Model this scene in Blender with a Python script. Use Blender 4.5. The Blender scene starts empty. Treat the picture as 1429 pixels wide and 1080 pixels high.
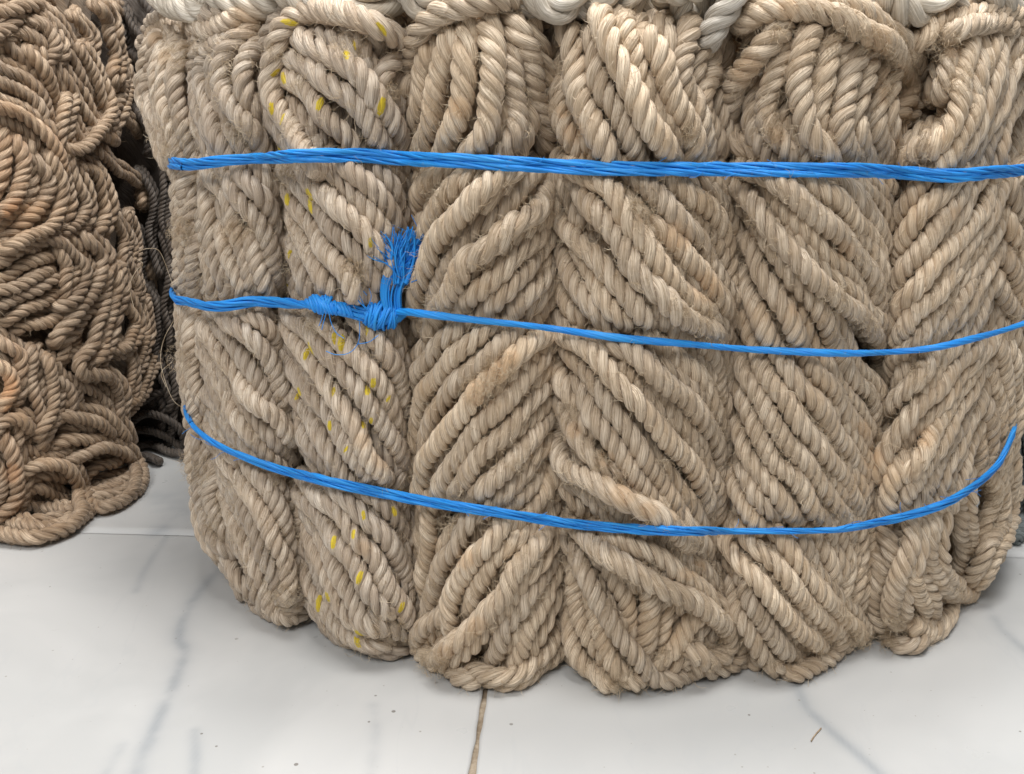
import bpy, math, random
import numpy as np
from mathutils import Vector, kdtree

random.seed(7)
rng = np.random.default_rng(11)
scene = bpy.context.scene
COL = scene.collection

# ------------------------------------------------------------------ camera
H = 0.45                      # camera height above the floor
FPX = 1300.0                  # focal length in photo pixels (photo 1429 x 1080)
PITCH = math.radians(14.7)
cam_data = bpy.data.cameras.new("camera")
cam_data.sensor_width = 36.0
cam_data.lens = FPX / 1429.0 * 36.0
cam_data.clip_start = 0.01
cam_data.clip_end = 60.0
cam = bpy.data.objects.new("camera", cam_data)
cam.location = (0, 0, H)
cam.rotation_euler = (math.radians(90) - PITCH, 0, 0)
COL.objects.link(cam)
scene.camera = cam

# ------------------------------------------------------------------ light
world = bpy.data.worlds.new("World")
scene.world = world
world.use_nodes = True
bg = world.node_tree.nodes["Background"]
bg.inputs[0].default_value = (0.93, 0.96, 1.0, 1)
bg.inputs[1].default_value = 0.22

def area(name, loc, target, size, size_y, energy, color):
    l = bpy.data.lights.new(name, 'AREA')
    l.shape = 'RECTANGLE'
    l.size = size; l.size_y = size_y
    l.energy = energy; l.color = color
    o = bpy.data.objects.new(name, l)
    o.location = loc
    d = Vector(target) - Vector(loc)
    o.rotation_euler = d.to_track_quat('-Z', 'Y').to_euler()
    COL.objects.link(o)
    return o
area("ceiling_lamp", (0.15, 1.02, 2.4), (0.15, 0.8, 0.0), 0.55, 0.35, 30, (1.0, 0.985, 0.96))
area("ceiling_lamp", (0.2, 0.36, 2.3), (0.1, 0.75, 0.0), 0.9, 0.5, 36, (1.0, 0.985, 0.96))
area("ceiling_lamp", (-0.7, -1.1, 2.3), (0.05, 0.9, 0.25), 1.2, 0.9, 48, (1.0, 0.985, 0.96))

scene.view_settings.view_transform = 'Standard'
scene.view_settings.look = 'None'
scene.view_settings.exposure = 0.0
scene.view_settings.gamma = 1.0

# ------------------------------------------------------------------ picture <-> place
CP, SP = math.cos(PITCH), math.sin(PITCH)
ORG = np.array([0.0, 0.0, H])
def ray(px, py):
    u = (px - 714.5) / FPX; v = (py - 540.0) / FPX
    d = np.array([u, CP - v * SP, -SP - v * CP])
    return d / np.linalg.norm(d)
def project(P):
    P = np.atleast_2d(P) - ORG
    fwd = P[:, 1] * CP - P[:, 2] * SP
    up = P[:, 1] * SP + P[:, 2] * CP
    return np.stack([714.5 + FPX * P[:, 0] / fwd, 540.0 - FPX * up / fwd], 1)
def floor_at(px, py, z=0.0):
    d = ray(px, py); t = (z - H) / d[2]
    return ORG + d * t

class Mass:                    # the outer skin of a bale: an upright oval with rounded foot and top
    def __init__(s, cx, cy, a, b, top, foot_r, foot_in, top_r, top_in, zmin):
        s.__dict__.update(cx=cx, cy=cy, a=a, b=b, top=top, fr=foot_r, fi=foot_in, tr=top_r, ti=top_in, zmin=zmin)
    def g(s, z):
        g = np.ones_like(z)
        t = np.clip((s.fr - z) / s.fr, 0, 1); g = g - s.fi / s.a * (1 - np.sqrt(np.clip(1 - t * t, 0, 1)))
        t = np.clip((z - (s.top - s.tr)) / s.tr, 0, 1.0); g = g - s.ti / s.a * (1 - np.sqrt(np.clip(1 - t * t, 0, 1)))
        return g
    def hit(s, px, py):
        d = ray(px, py)
        t = np.linspace(0.35, 1.9, 1200)
        P = ORG[None] + t[:, None] * d[None]
        rho = np.sqrt(((P[:, 0] - s.cx) / s.a) ** 2 + ((P[:, 1] - s.cy) / s.b) ** 2)
        F = rho - s.g(P[:, 2])
        i = np.argmax(F < 0) if (F < 0).any() else int(np.argmin(F + np.clip(P[:, 2] - s.top, 0, 9) * 3))
        tt = t[i]
        if P[i, 2] < s.zmin:
            tt = (s.zmin - H) / d[2]
        return tt, d

BALE = Mass(0.20 * H, 2.40 * H, 1.04 * H, 0.87 * H, 0.575, 0.075, 0.045, 0.075, 0.075, 0.009)
PILE = Mass(-1.95 * H, 2.85 * H, 0.80 * H, 0.80 * H, 0.80, 0.06, 0.03, 0.1, 0.03, 0.009)
BACK = Mass(-1.35 * H, 4.1 * H, 0.85 * H, 0.7 * H, 0.9, 0.06, 0.03, 0.1, 0.03, 0.009)

# ------------------------------------------------------------------ node helpers
def new_mat(name):
    m = bpy.data.materials.new(name); m.use_nodes = True
    nt = m.node_tree
    for n in list(nt.nodes): nt.nodes.remove(n)
    out = nt.nodes.new('ShaderNodeOutputMaterial')
    b = nt.nodes.new('ShaderNodeBsdfPrincipled')
    nt.links.new(b.outputs[0], out.inputs[0])
    return m, nt, b
class NT:
    def __init__(s, nt): s.nt = nt
    def lk(s, a, b): s.nt.links.new(a, b)
    def val(s, sock, v):
        if hasattr(v, 'is_output') or isinstance(v, bpy.types.NodeSocket): s.lk(v, sock)
        else: sock.default_value = v
    def math(s, op, a, b=0.0, c=None, clamp=False):
        n = s.nt.nodes.new('ShaderNodeMath'); n.operation = op; n.use_clamp = clamp
        s.val(n.inputs[0], a); s.val(n.inputs[1], b)
        if c is not None: s.val(n.inputs[2], c)
        return n.outputs[0]
    def noise(s, vec, scale, detail=2.0, rough=0.5, dist=0.0):
        n = s.nt.nodes.new('ShaderNodeTexNoise'); s.lk(vec, n.inputs['Vector'])
        n.inputs['Scale'].default_value = scale; n.inputs['Detail'].default_value = detail
        n.inputs['Roughness'].default_value = rough; n.inputs['Distortion'].default_value = dist
        return n.outputs[0]
    def comb(s, x, y, z):
        n = s.nt.nodes.new('ShaderNodeCombineXYZ')
        for i, v in enumerate((x, y, z)): s.val(n.inputs[i], v)
        return n.outputs[0]
    def smooth(s, v, lo, hi):
        n = s.nt.nodes.new('ShaderNodeMapRange'); n.interpolation_type = 'SMOOTHSTEP'
        s.val(n.inputs[0], v); n.inputs[1].default_value = lo; n.inputs[2].default_value = hi
        return n.outputs[0]
    def mix(s, f, a, b, mode='MIX'):
        n = s.nt.nodes.new('ShaderNodeMix'); n.data_type = 'RGBA'; n.blend_type = mode
        s.val(n.inputs[0], f); s.val(n.inputs[6], a); s.val(n.inputs[7], b)
        return n.outputs[2]
    def attr(s, name):
        n = s.nt.nodes.new('ShaderNodeAttribute'); n.attribute_name = name
        return n.outputs['Fac']
    def bump(s, h, strength, dist, normal=None):
        n = s.nt.nodes.new('ShaderNodeBump'); n.inputs['Strength'].default_value = strength
        n.inputs['Distance'].default_value = dist; s.lk(h, n.inputs['Height'])
        if normal is not None: s.lk(normal, n.inputs['Normal'])
        return n.outputs[0]

def c4(c): return (c[0], c[1], c[2], 1.0)
def rope_material(name, dark, mid, light, warm, warm_amt=0.35, spec=0.5):
    m, nt, b = new_mat(name); N = NT(nt)
    uv = nt.nodes.new('ShaderNodeUVMap'); sep = nt.nodes.new('ShaderNodeSeparateXYZ'); N.lk(uv.outputs[0], sep.inputs[0])
    x, y = sep.outputs[0], sep.outputs[1]
    rnd = nt.nodes.new('ShaderNodeObjectInfo').outputs['Random']
    geo = nt.nodes.new('ShaderNodeNewGeometry').outputs['Position']
    rz = N.math('MULTIPLY', rnd, 53.0)
    fx = N.math('ADD', N.math('MULTIPLY', x, 46.0), N.math('MULTIPLY', y, 620.0))
    fibre = N.noise(N.comb(fx, N.math('MULTIPLY', y, 75.0), rz), 1.0, 3.5, 0.62)
    fx2 = N.math('ADD', N.math('MULTIPLY', x, 13.0), N.math('MULTIPLY', y, 175.0))
    yarn = N.noise(N.comb(fx2, N.math('MULTIPLY', y, 30.0), rz), 1.0, 2.0, 0.5)
    lobe = N.noise(N.comb(N.math('MULTIPLY', N.math('FLOOR', x), 7.3), N.math('MULTIPLY', y, 34.0), rz), 1.0, 2.0, 0.6)
    patch = N.noise(geo, 15.0, 3.0, 0.6)
    col = N.mix(N.smooth(lobe, 0.36, 0.66), c4([m_ * 0.93 for m_ in mid]), c4([min(1, l * 1.06) for l in light]))
    col = N.mix(N.smooth(fibre, 0.62, 0.30), col, c4(dark))
    col = N.mix(N.math('MULTIPLY', N.smooth(fibre, 0.56, 0.74), 0.6), col, c4([min(1, l * 1.22) for l in light]))
    col = N.mix(N.math('MULTIPLY', N.smooth(yarn, 0.50, 0.28), 0.45), col, c4(dark))
    col = N.mix(N.math('MULTIPLY', N.smooth(patch, 0.54, 0.72), warm_amt), col, c4(warm))
    st = N.attr('stain')
    st2 = N.math('MULTIPLY', N.smooth(N.math('ADD', st, N.math('MULTIPLY', N.math('SUBTRACT', lobe, 0.5), 0.5)), 0.40, 0.85), 0.5)
    col = N.mix(st2, col, c4((warm[0] * 1.05, warm[1] * 0.98, warm[2] * 0.92)))
    # each rope a little lighter, darker or greyer than the next
    tone = N.math('ADD', N.math('MULTIPLY', rnd, 0.26), 0.87)
    tn = N.comb(tone, N.math('ADD', N.math('MULTIPLY', rnd, 0.25), 0.875), N.math('ADD', N.math('MULTIPLY', rnd, 0.22), 0.89))
    col = N.mix(1.0, col, tn, 'MULTIPLY')
    yel = N.mix(N.smooth(fibre, 0.35, 0.6), (0.50, 0.34, 0.02, 1), (0.78, 0.60, 0.03, 1))
    ty = N.smooth(N.math('ADD', N.attr('tracer'), N.math('MULTIPLY', N.math('SUBTRACT', fibre, 0.5), 0.5)), 0.42, 0.58)
    col = N.mix(ty, col, yel)
    N.lk(col, b.inputs['Base Color'])
    b.inputs['Roughness'].default_value = 0.48
    b.inputs['Specular IOR Level'].default_value = spec
    b.inputs['Sheen Weight'].default_value = 0.12
    b.inputs['Sheen Roughness'].default_value = 0.4
    h = N.math('ADD', fibre, N.math('MULTIPLY', yarn, 1.6))
    N.lk(N.bump(h, 1.0, 0.0010), b.inputs['Normal'])
    return m
M = {}
M['rope'] = rope_material('sisal_rope', (0.36, 0.26, 0.165), (0.65, 0.505, 0.355), (0.80, 0.67, 0.515), (0.56, 0.38, 0.215), 0.4)
M['rope_grey'] = rope_material('sisal_rope_greyed', (0.35, 0.26, 0.18), (0.63, 0.50, 0.375), (0.80, 0.69, 0.56), (0.52, 0.38, 0.24), 0.3)
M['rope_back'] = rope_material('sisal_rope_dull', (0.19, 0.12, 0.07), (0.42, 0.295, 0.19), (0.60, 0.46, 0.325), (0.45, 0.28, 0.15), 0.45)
M['rope_rust'] = rope_material('sisal_rope_rusty', (0.24, 0.14, 0.075), (0.50, 0.33, 0.20), (0.64, 0.48, 0.33), (0.52, 0.26, 0.11), 0.8)
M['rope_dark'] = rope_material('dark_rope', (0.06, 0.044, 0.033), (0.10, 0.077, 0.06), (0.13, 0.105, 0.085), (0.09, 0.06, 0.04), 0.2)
M['rope_slate'] = rope_material('slate_rope', (0.07, 0.085, 0.085), (0.12, 0.14, 0.14), (0.2, 0.22, 0.22), (0.1, 0.11, 0.1), 0.2)
M['rope_white'] = rope_material('white_rope', (0.40, 0.34, 0.26), (0.64, 0.57, 0.475), (0.77, 0.71, 0.62), (0.5, 0.38, 0.25), 0.5)

def fibre_material(name, a, b_):
    m, nt, b = new_mat(name); N = NT(nt)
    geo = nt.nodes.new('ShaderNodeNewGeometry').outputs['Position']
    N.lk(N.mix(N.smooth(N.noise(geo, 140.0, 1.0), 0.35, 0.65), c4(a), c4(b_)), b.inputs['Base Color'])
    b.inputs['Roughness'].default_value = 0.5
    return m
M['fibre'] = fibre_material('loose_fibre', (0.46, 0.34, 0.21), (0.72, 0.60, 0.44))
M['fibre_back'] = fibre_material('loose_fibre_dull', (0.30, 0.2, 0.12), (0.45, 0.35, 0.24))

def twine_material():
    m, nt, b = new_mat('blue_poly_twine'); N = NT(nt)
    uv = nt.nodes.new('ShaderNodeUVMap'); sep = nt.nodes.new('ShaderNodeSeparateXYZ'); N.lk(uv.outputs[0], sep.inputs[0])
    x, y = sep.outputs[0], sep.outputs[1]
    rz = N.math('MULTIPLY', nt.nodes.new('ShaderNodeObjectInfo').outputs['Random'], 31.0)
    f = N.noise(N.comb(N.math('SUBTRACT', N.math('MULTIPLY', x, 26.0), N.math('MULTIPLY', y, 60.0)), N.math('MULTIPLY', y, 14.0), rz), 1.0, 3.0, 0.6)
    big = N.noise(N.comb(N.math('MULTIPLY', N.math('FLOOR', x), 3.1), N.math('MULTIPLY', y, 16.0), rz), 1.0, 2.0)
    col = N.mix(N.smooth(f, 0.3, 0.7), (0.010, 0.19, 0.70, 1), (0.022, 0.37, 0.93, 1))
    col = N.mix(N.math('MULTIPLY', N.smooth(big, 0.45, 0.65), 0.55), col, (0.03, 0.36, 0.82, 1))
    geo = nt.nodes.new('ShaderNodeNewGeometry').outputs['Position']
    col = N.mix(N.math('MULTIPLY', N.smooth(N.noise(geo, 190.0, 3.0, 0.7), 0.60, 0.78), 0.35), col, (0.30, 0.36, 0.40, 1))
    N.lk(col, b.inputs['Base Color'])
    b.inputs['Roughness'].default_value = 0.48
    b.inputs['Specular IOR Level'].default_value = 0.5
    N.lk(N.bump(f, 0.7, 0.0007), b.inputs['Normal'])
    return m
M['blue'] = twine_material()

# ------------------------------------------------------------------ mesh helpers
def link(o, parent=None):
    COL.objects.link(o)
    if parent is not None: o.parent = parent
    return o
def mesh_obj(name, V, F, mat, parent=None, uv=None, attrs=None, smooth=True):
    """V (n,3), F (m,4) or (m,3) -> one mesh object; V in world space, taken to the parent's."""
    V = np.asarray(V, float)
    q = parent
    while q is not None:
        V = V - np.array(q.location); q = q.parent
    me = bpy.data.meshes.new(name)
    n = F.shape[1]
    me.vertices.add(len(V)); me.vertices.foreach_set('co', V.astype(np.float32).ravel())
    me.loops.add(F.size); me.loops.foreach_set('vertex_index', F.astype(np.int32).ravel())
    me.polygons.add(len(F)); me.polygons.foreach_set('loop_start', np.arange(0, F.size, n, dtype=np.int32))
    me.polygons.foreach_set('loop_total', np.full(len(F), n, dtype=np.int32))
    if smooth: me.polygons.foreach_set('use_smooth', np.ones(len(F), dtype=bool))
    if uv is not None:
        l = me.uv_layers.new(name='UVMap'); l.data.foreach_set('uv', uv.astype(np.float32)[F.ravel()].ravel())
    for k, v in (attrs or {}).items():
        a = me.attributes.new(k, 'FLOAT', 'POINT'); a.data.foreach_set('value', v.astype(np.float32))
    me.update(calc_edges=True)
    me.materials.append(mat)
    return link(bpy.data.objects.new(name, me), parent)
def empty(name, loc):
    o = bpy.data.objects.new(name, None); o.location = loc; o.empty_display_size = 0.03
    bpy.context.view_layer.update()
    return link(o)
def tag(o, label=None, cat=None, group=None, kind=None):
    for k, v in (('label', label), ('category', cat), ('group', group), ('kind', kind)):
        if v: o[k] = v
    return o

def spline(P, step):
    """Catmull-Rom through P, resampled evenly at about step."""
    P = np.asarray(P, float)
    if len(P) < 2: return P
    Q = np.vstack([2 * P[0] - P[1], P, 2 * P[-1] - P[-2]])
    out = []
    for i in range(1, len(Q) - 2):
        a, b, c, d = Q[i - 1], Q[i], Q[i + 1], Q[i + 2]
        t = np.linspace(0, 1, 12, endpoint=False)[:, None]
        out.append(0.5 * ((2 * b) + (-a + c) * t + (2 * a - 5 * b + 4 * c - d) * t ** 2 + (-a + 3 * b - 3 * c + d) * t ** 3))
    out.append(P[-1:]); out = np.vstack(out)
    return resample(out, step)
def resample(P, step):
    L = np.concatenate([[0], np.cumsum(np.linalg.norm(np.diff(P, axis=0), axis=1))])
    n = max(2, int(round(L[-1] / step)) + 1)
    s = np.linspace(0, L[-1], n)
    return np.stack([np.interp(s, L, P[:, k]) for k in range(P.shape[1])], 1)
def frames(P):
    T = np.gradient(P, axis=0); T /= np.linalg.norm(T, axis=1)[:, None] + 1e-12
    N = np.zeros_like(P); n = np.cross(T[0], [0.31, 0.2, 0.93]); n /= np.linalg.norm(n); N[0] = n
    for i in range(1, len(P)):
        n = n - T[i] * np.dot(n, T[i]); n /= np.linalg.norm(n) + 1e-12; N[i] = n
    return T, N, np.cross(T, N)

class Geo:                     # collects tubes into one mesh
    def __init__(s): s.V = []; s.F = []; s.U = []; s.n = 0
    def tube(s, P, R, sides, uid=0, ref=None, s0=0.0, flat=None, caps=True):
        """tube along P; ref = direction (n,3) that the uv seam faces."""
        n = len(P); R = np.broadcast_to(R, (n,))
        T, N, B = frames(P)
        if ref is not None:
            N = ref - T * (ref * T).sum(1)[:, None]; N /= np.linalg.norm(N, axis=1)[:, None] + 1e-12
            B = np.cross(T, N)
        th = np.linspace(0, 2 * math.pi, sides + 1)
        fa, fb = (1, 1) if flat is None else flat
        V = P[:, None] + R[:, None, None] * (fa * np.cos(th)[None, :, None] * N[:, None] + fb * np.sin(th)[None, :, None] * B[:, None])
        L = np.concatenate([[0], np.cumsum(np.linalg.norm(np.diff(P, axis=0), axis=1))]) + s0
        U = np.stack([np.broadcast_to(uid + 0.01 + 0.98 * th / (2 * math.pi), (n, sides + 1)), np.broadcast_to(L[:, None], (n, sides + 1))], 2)
        i = np.arange(n - 1)[:, None] * (sides + 1); j = np.arange(sides)[None]
        a = (i + j + s.n).ravel()
        F = np.stack([a, a + 1, a + sides + 2, a + sides + 1], 1)
        s.V.append(V.reshape(-1, 3)); s.U.append(U.reshape(-1, 2)); s.F.append(F); s.n += n * (sides + 1)
    def raw(s, V, F, U=None):
        s.V.append(V); s.F.append(F + s.n); s.U.append(U if U is not None else np.zeros((len(V), 2))); s.n += len(V)
    def arrays(s): return np.vstack(s.V), np.vstack(s.F), np.vstack(s.U)

def rope_geo(P, R, lay, phase, sides=12, per_pitch=15, pitch_f=2.25, plump=0.50, taper=True):
    """three plump strands laid round the line P (n,3); lay +1 right-handed, -1 left-handed."""
    pitch = 2 * R * pitch_f
    P = resample(P, pitch / per_pitch)
    n = len(P)
    if n > 5:
        k = np.array([1, 2, 3, 2, 1.0]) / 9
        Q = np.pad(P, ((2, 2), (0, 0)), mode='edge')
        P2 = sum(k[i] * Q[i:i + n] for i in range(5)); P2[:2] = P[:2]; P2[-2:] = P[-2:]; P = P2
    T, N, B = frames(P)
    s = np.arange(n) * pitch / per_pitch
    wob = 1 + 0.05 * np.sin(s * 140 + phase * 3) + 0.07 * np.sin(s * 61 + phase)
    P = P + (0.0009 * np.sin(s * 120 + phase * 5) + 0.0008 * np.sin(s * 53 + phase))[:, None] * N + (0.0009 * np.sin(s * 97 + phase * 4))[:, None] * B
    # lay tightens and loosens a little along the rope
    ph = phase + lay * 2 * math.pi * (s / pitch + 0.16 * np.sin(s * 43 + phase * 2))
    fall = np.ones(n)
    if taper:
        m = min(5, n // 3); fall[:m] = np.linspace(0.62, 1, m); fall[-m:] = np.linspace(1, 0.62, m); fall[0] = fall[-1] = 0.03
    G = Geo()
    for k in range(3):
        a = ph + k * 2 * math.pi / 3
        rad = np.cos(a)[:, None] * N + np.sin(a)[:, None] * B
        rr = R * plump * wob * fall * (1 + 0.05 * math.sin(phase * 7 + k * 2.1) + 0.05 * np.sin(s * 95 + k * 2 + phase * 5))
        C = P + rad * (R * (1 - plump) * 1.10 * fall)[:, None]
        G.tube(C, rr, sides, uid=k, ref=-rad, s0=phase)
        if lay < 0: G.U[-1][:, 0] = 2 * k + 1 - G.U[-1][:, 0]
    return G
# ------------------------------------------------------------------ floor
def build_floor():
    v0, v1 = floor_at(685, 960), floor_at(650, 1080)
    hl, hr = floor_at(190, 745), floor_at(1405, 777)
    hd = (hr - hl)[:2]; hd /= np.linalg.norm(hd)
    vd = np.array([-hd[1], hd[0]])
    vm = (v0 + v1)[:2] / 2
    # corner where the joint running to the camera meets the cross joint
    A = np.array([[hd[0], -vd[0]], [hd[1], -vd[1]]])
    t = np.linalg.solve(A, vm - hl[:2])
    corner = hl[:2] + hd * t[0]
    ang = math.atan2(hd[1], hd[0])
    slab = Geo()
    V = []
    for (x, y) in ((-4, -2), (4, -2), (4, 6), (-4, 6)): V.append((x, y, -0.0035))
    for (x, y) in ((-4, -2), (4, -2), (4, 6), (-4, 6)): V.append((x, y, -0.05))
    F = np.array([[0, 1, 2, 3], [7, 6, 5, 4], [0, 4, 5, 1], [1, 5, 6, 2], [2, 6, 7, 3], [3, 7, 4, 0]])
    # grout / screed
    m, nt, b = new_mat('grout'); N = NT(nt)
    geo = nt.nodes.new('ShaderNodeNewGeometry').outputs['Position']
    N.lk(N.mix(N.smooth(N.noise(geo, 60, 4.0, 0.7), 0.35, 0.65), (0.20, 0.15, 0.10, 1), (0.40, 0.33, 0.25, 1)), b.inputs['Base Color'])
    b.inputs['Roughness'].default_value = 0.9
    N.lk(N.bump(N.noise(geo, 900, 3.0), 0.5, 0.001), b.inputs['Normal'])
    floor = mesh_obj('floor', np.array(V), F, m, smooth=False)
    floor['kind'] = 'structure'
    # marble tile
    m, nt, b = new_mat('polished_white_tile'); N = NT(nt)
    geo = nt.nodes.new('ShaderNodeNewGeometry').outputs['Position']
    vein = N.attr('vein')
    warp = N.noise(geo, 22.0, 3.0, 0.5)
    fine = N.noise(geo, 70.0, 3.0, 0.6)
    soft = N.noise(geo, 3.2, 4.0, 0.55, 0.6)
    base = N.mix(N.smooth(soft, 0.40, 0.62), (0.49, 0.495, 0.492, 1), (0.555, 0.556, 0.55, 1))
    v = N.math('MULTIPLY', vein, N.math('ADD', N.math('MULTIPLY', N.smooth(warp, 0.24, 0.62), 0.55), N.math('MULTIPLY', fine, 0.32)))
    base = N.mix(N.math('MINIMUM', v, 0.85), base, (0.33, 0.35, 0.37, 1))
    # faint wandering veins of its own
    w = nt.nodes.new('ShaderNodeMapping'); w.inputs['Rotation'].default_value = (0, 0, 0.5); w.inputs['Scale'].default_value = (3.4, 1.1, 1); N.lk(geo, w.inputs[0])
    rid = N.math('ABSOLUTE', N.math('SUBTRACT', N.noise(w.outputs[0], 1.3, 5.0, 0.6, 0.8), 0.5))
    base = N.mix(N.math('MULTIPLY', N.smooth(rid, 0.010, 0.0), 0.10), base, (0.42, 0.44, 0.46, 1))
    # grit and scuffs
    vo = nt.nodes.new('ShaderNodeTexVoronoi'); vo.inputs['Scale'].default_value = 62.0; N.lk(geo, vo.inputs['Vector'])
    keep = N.smooth(N.noise(geo, 23.0, 2.0), 0.44, 0.52)
    sp = nt.nodes.new('ShaderNodeSeparateColor'); N.lk(vo.outputs['Color'], sp.inputs[0])
    rad = N.math('MULTIPLY', N.math('POWER', sp.outputs[0], 3.0), 0.11)
    dot = N.math('MULTIPLY', N.math('LESS_THAN', vo.outputs['Distance'], rad), keep)
    base = N.mix(N.math('MULTIPLY', dot, 0.7), base, (0.12, 0.10, 0.08, 1))
    vo2 = nt.nodes.new('ShaderNodeTexVoronoi'); vo2.inputs['Scale'].default_value = 140.0; N.lk(geo, vo2.inputs['Vector'])
    sp2 = nt.nodes.new('ShaderNodeSeparateColor'); N.lk(vo2.outputs['Color'], sp2.inputs[0])
    rad2 = N.math('MULTIPLY', N.math('POWER', sp2.outputs[1], 5.0), 0.14)
    dot2 = N.math('MULTIPLY', N.math('LESS_THAN', vo2.outputs['Distance'], rad2), N.smooth(N.noise(geo, 11.0, 3.0), 0.42, 0.58))
    base = N.mix(N.math('MULTIPLY', dot2, 0.55), base, (0.20, 0.165, 0.13, 1))
    sc = nt.nodes.new('ShaderNodeMapping'); sc.inputs['Rotation'].default_value = (0, 0, 1.1); sc.inputs['Scale'].default_value = (30, 190, 1); N.lk(geo, sc.inputs[0])
    scf = N.math('MULTIPLY', N.smooth(N.noise(sc.outputs[0], 1.0, 2.0), 0.72, 0.80), 0.25)
    base = N.mix(scf, base, (0.4, 0.39, 0.37, 1))
    N.lk(base, b.inputs['Base Color'])
    rough = N.math('ADD', 0.20, N.math('MULTIPLY', N.noise(geo, 9.0, 4.0, 0.65), 0.22))
    N.lk(rough, b.inputs['Roughness'])
    b.inputs['Specular IOR Level'].default_value = 0.45
    N.lk(N.bump(N.noise(geo, 420.0, 2.0), 0.05, 0.0004), b.inputs['Normal'])
    veins = [([(330, 770), (300, 800), (262, 850), (250, 890), (258, 910), (240, 960), (205, 1040), (185, 1085)], 0.012, 1.0),
             ([(215, 1030), (200, 1060), (190, 1095)], 0.008, 0.8), ([(170, 1040), (150, 1075), (140, 1100)], 0.009, 0.6),
             ([(272, 1020), (273, 1060), (270, 1095)], 0.006, 0.8), ([(235, 745), (205, 790), (190, 825)], 0.006, 0.6),
             ([(1108, 945), (1125, 985), (1160, 1020), (1200, 1055), (1245, 1095)], 0.009, 1.0),
             ([(1380, 850), (1400, 880), (1440, 915)], 0.010, 0.8), ([(520, 985), (524, 1020), (515, 1090)], 0.007, 0.55),
             ([(220, 690), (250, 720), (215, 745)], 0.02, 0.9), ([(1145, 930), (1100, 900)], 0.02, 0.4)]
    segs = []
    for pts, w, k in veins:
        Q = spline([floor_at(*p)[:2] for p in pts], 0.003)
        segs.append((Q, w, k))
    size = 0.80; gv = 0.0024; gh = 0.0011
    def tile(i, j):
        # local frame: x along hd, y along vd
        x0, x1 = i * size + gv, (i + 1) * size - gv
        y0, y1 = j * size + gh, (j + 1) * size - gh
        seen = (i in (-1, 0) and j == -1)
        nx = ny = 260 if seen else 40
        cx = min(max(0.0, x0), x1)
        X = np.linspace(x0, x1, nx + 1); Y = np.linspace(y0, y1, ny + 1)
        gx, gy = np.meshgrid(X, Y, indexing='ij')
        # edge is slightly wavy, as the beige joint in the photo
        e = 0.00035 * (np.sin(gy * 90) + np.sin(gy * 43 + 1) + 0.7 * np.sin(gy * 211))
        gx = gx + np.where(gx == x0, e, 0) - np.where(gx == x1, e, 0)
        W = corner[None, None] + gx[..., None] * hd + gy[..., None] * vd
        Z = np.zeros(gx.shape)
        V = np.concatenate([W, Z[..., None]], 2).reshape(-1, 3)
        vein = np.zeros(len(V))
        for Q, w, k in segs:
            d = np.full(len(V), 9.0)
            for q in Q: d = np.minimum(d, np.hypot(V[:, 0] - q[0], V[:, 1] - q[1]))
            vein = np.maximum(vein, k * (0.45 * np.exp(-(d / w) ** 2) + 0.75 * np.exp(-(d / max(0.0042, w * 0.42)) ** 2)))
        ii, jj = np.meshgrid(np.arange(nx), np.arange(ny), indexing='ij')
        a = (ii * (ny + 1) + jj).ravel()
        F = np.stack([a, a + ny + 1, a + ny + 2, a + 1], 1)
        # sides going down
        ring = np.concatenate([np.arange(nx + 1) * (ny + 1), nx * (ny + 1) + np.arange(1, ny + 1), (np.arange(nx - 1, -1, -1)) * (ny + 1) + ny, np.arange(ny - 1, 0, -1)])
        low = V[ring].copy(); low[:, 2] = -0.0034
        base = len(V); V = np.vstack([V, low]); vein = np.concatenate([vein, np.zeros(len(ring))])
        r2 = np.roll(ring, -1); l = base + np.arange(len(ring)); l2 = np.roll(l, -1)
        F = np.vstack([F, np.stack([ring, l, l2, r2], 1)])
        o = mesh_obj('floor_tile', V, F, m, floor, attrs={'vein': vein}, smooth=False)
    for i in range(-3, 3):
        for j in (-2, -1, 0, 1, 2):
            tile(i, j)
    return floor
build_floor()

# ------------------------------------------------------------------ ropes
class Rope:
    pass
ROPES = []
BANDS_Y = {}                   # filled below: the twine lines in photo pixels
BAND_PX = {
 'top': [(256, 229), (270, 229), (330, 223), (400, 219), (450, 217), (510, 217), (560, 221), (640, 224), (720, 229), (800, 233), (900, 236), (1000, 236), (1100, 237), (1180, 237), (1240, 240), (1330, 245), (1390, 240), (1432, 237)],
 'mid': [(246, 419), (262, 421), (290, 427), (320, 426), (350, 421), (390, 422), (430, 425), (445, 424), (480, 432), (520, 440), (560, 435), (600, 439), (660, 446), (760, 457), (860, 471), (960, 480), (1040, 487), (1120, 491), (1190, 493), (1260, 490), (1310, 484), (1360, 472), (1400, 461), (1432, 450)],
 'low': [(268, 592), (275, 600), (295, 616), (320, 629), (360, 645), (400, 658), (450, 670), (500, 681), (560, 693), (640, 707), (720, 719), (800, 731), (880, 738), (960, 741), (1040, 741), (1110, 741), (1170, 739), (1220, 730), (1280, 716), (1330, 697), (1370, 670), (1395, 645), (1408, 618), (1414, 604)],
}
def band_y(name, x):
    a = np.array(BAND_PX[name]); return np.interp(x, a[:, 0], a[:, 1])

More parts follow.
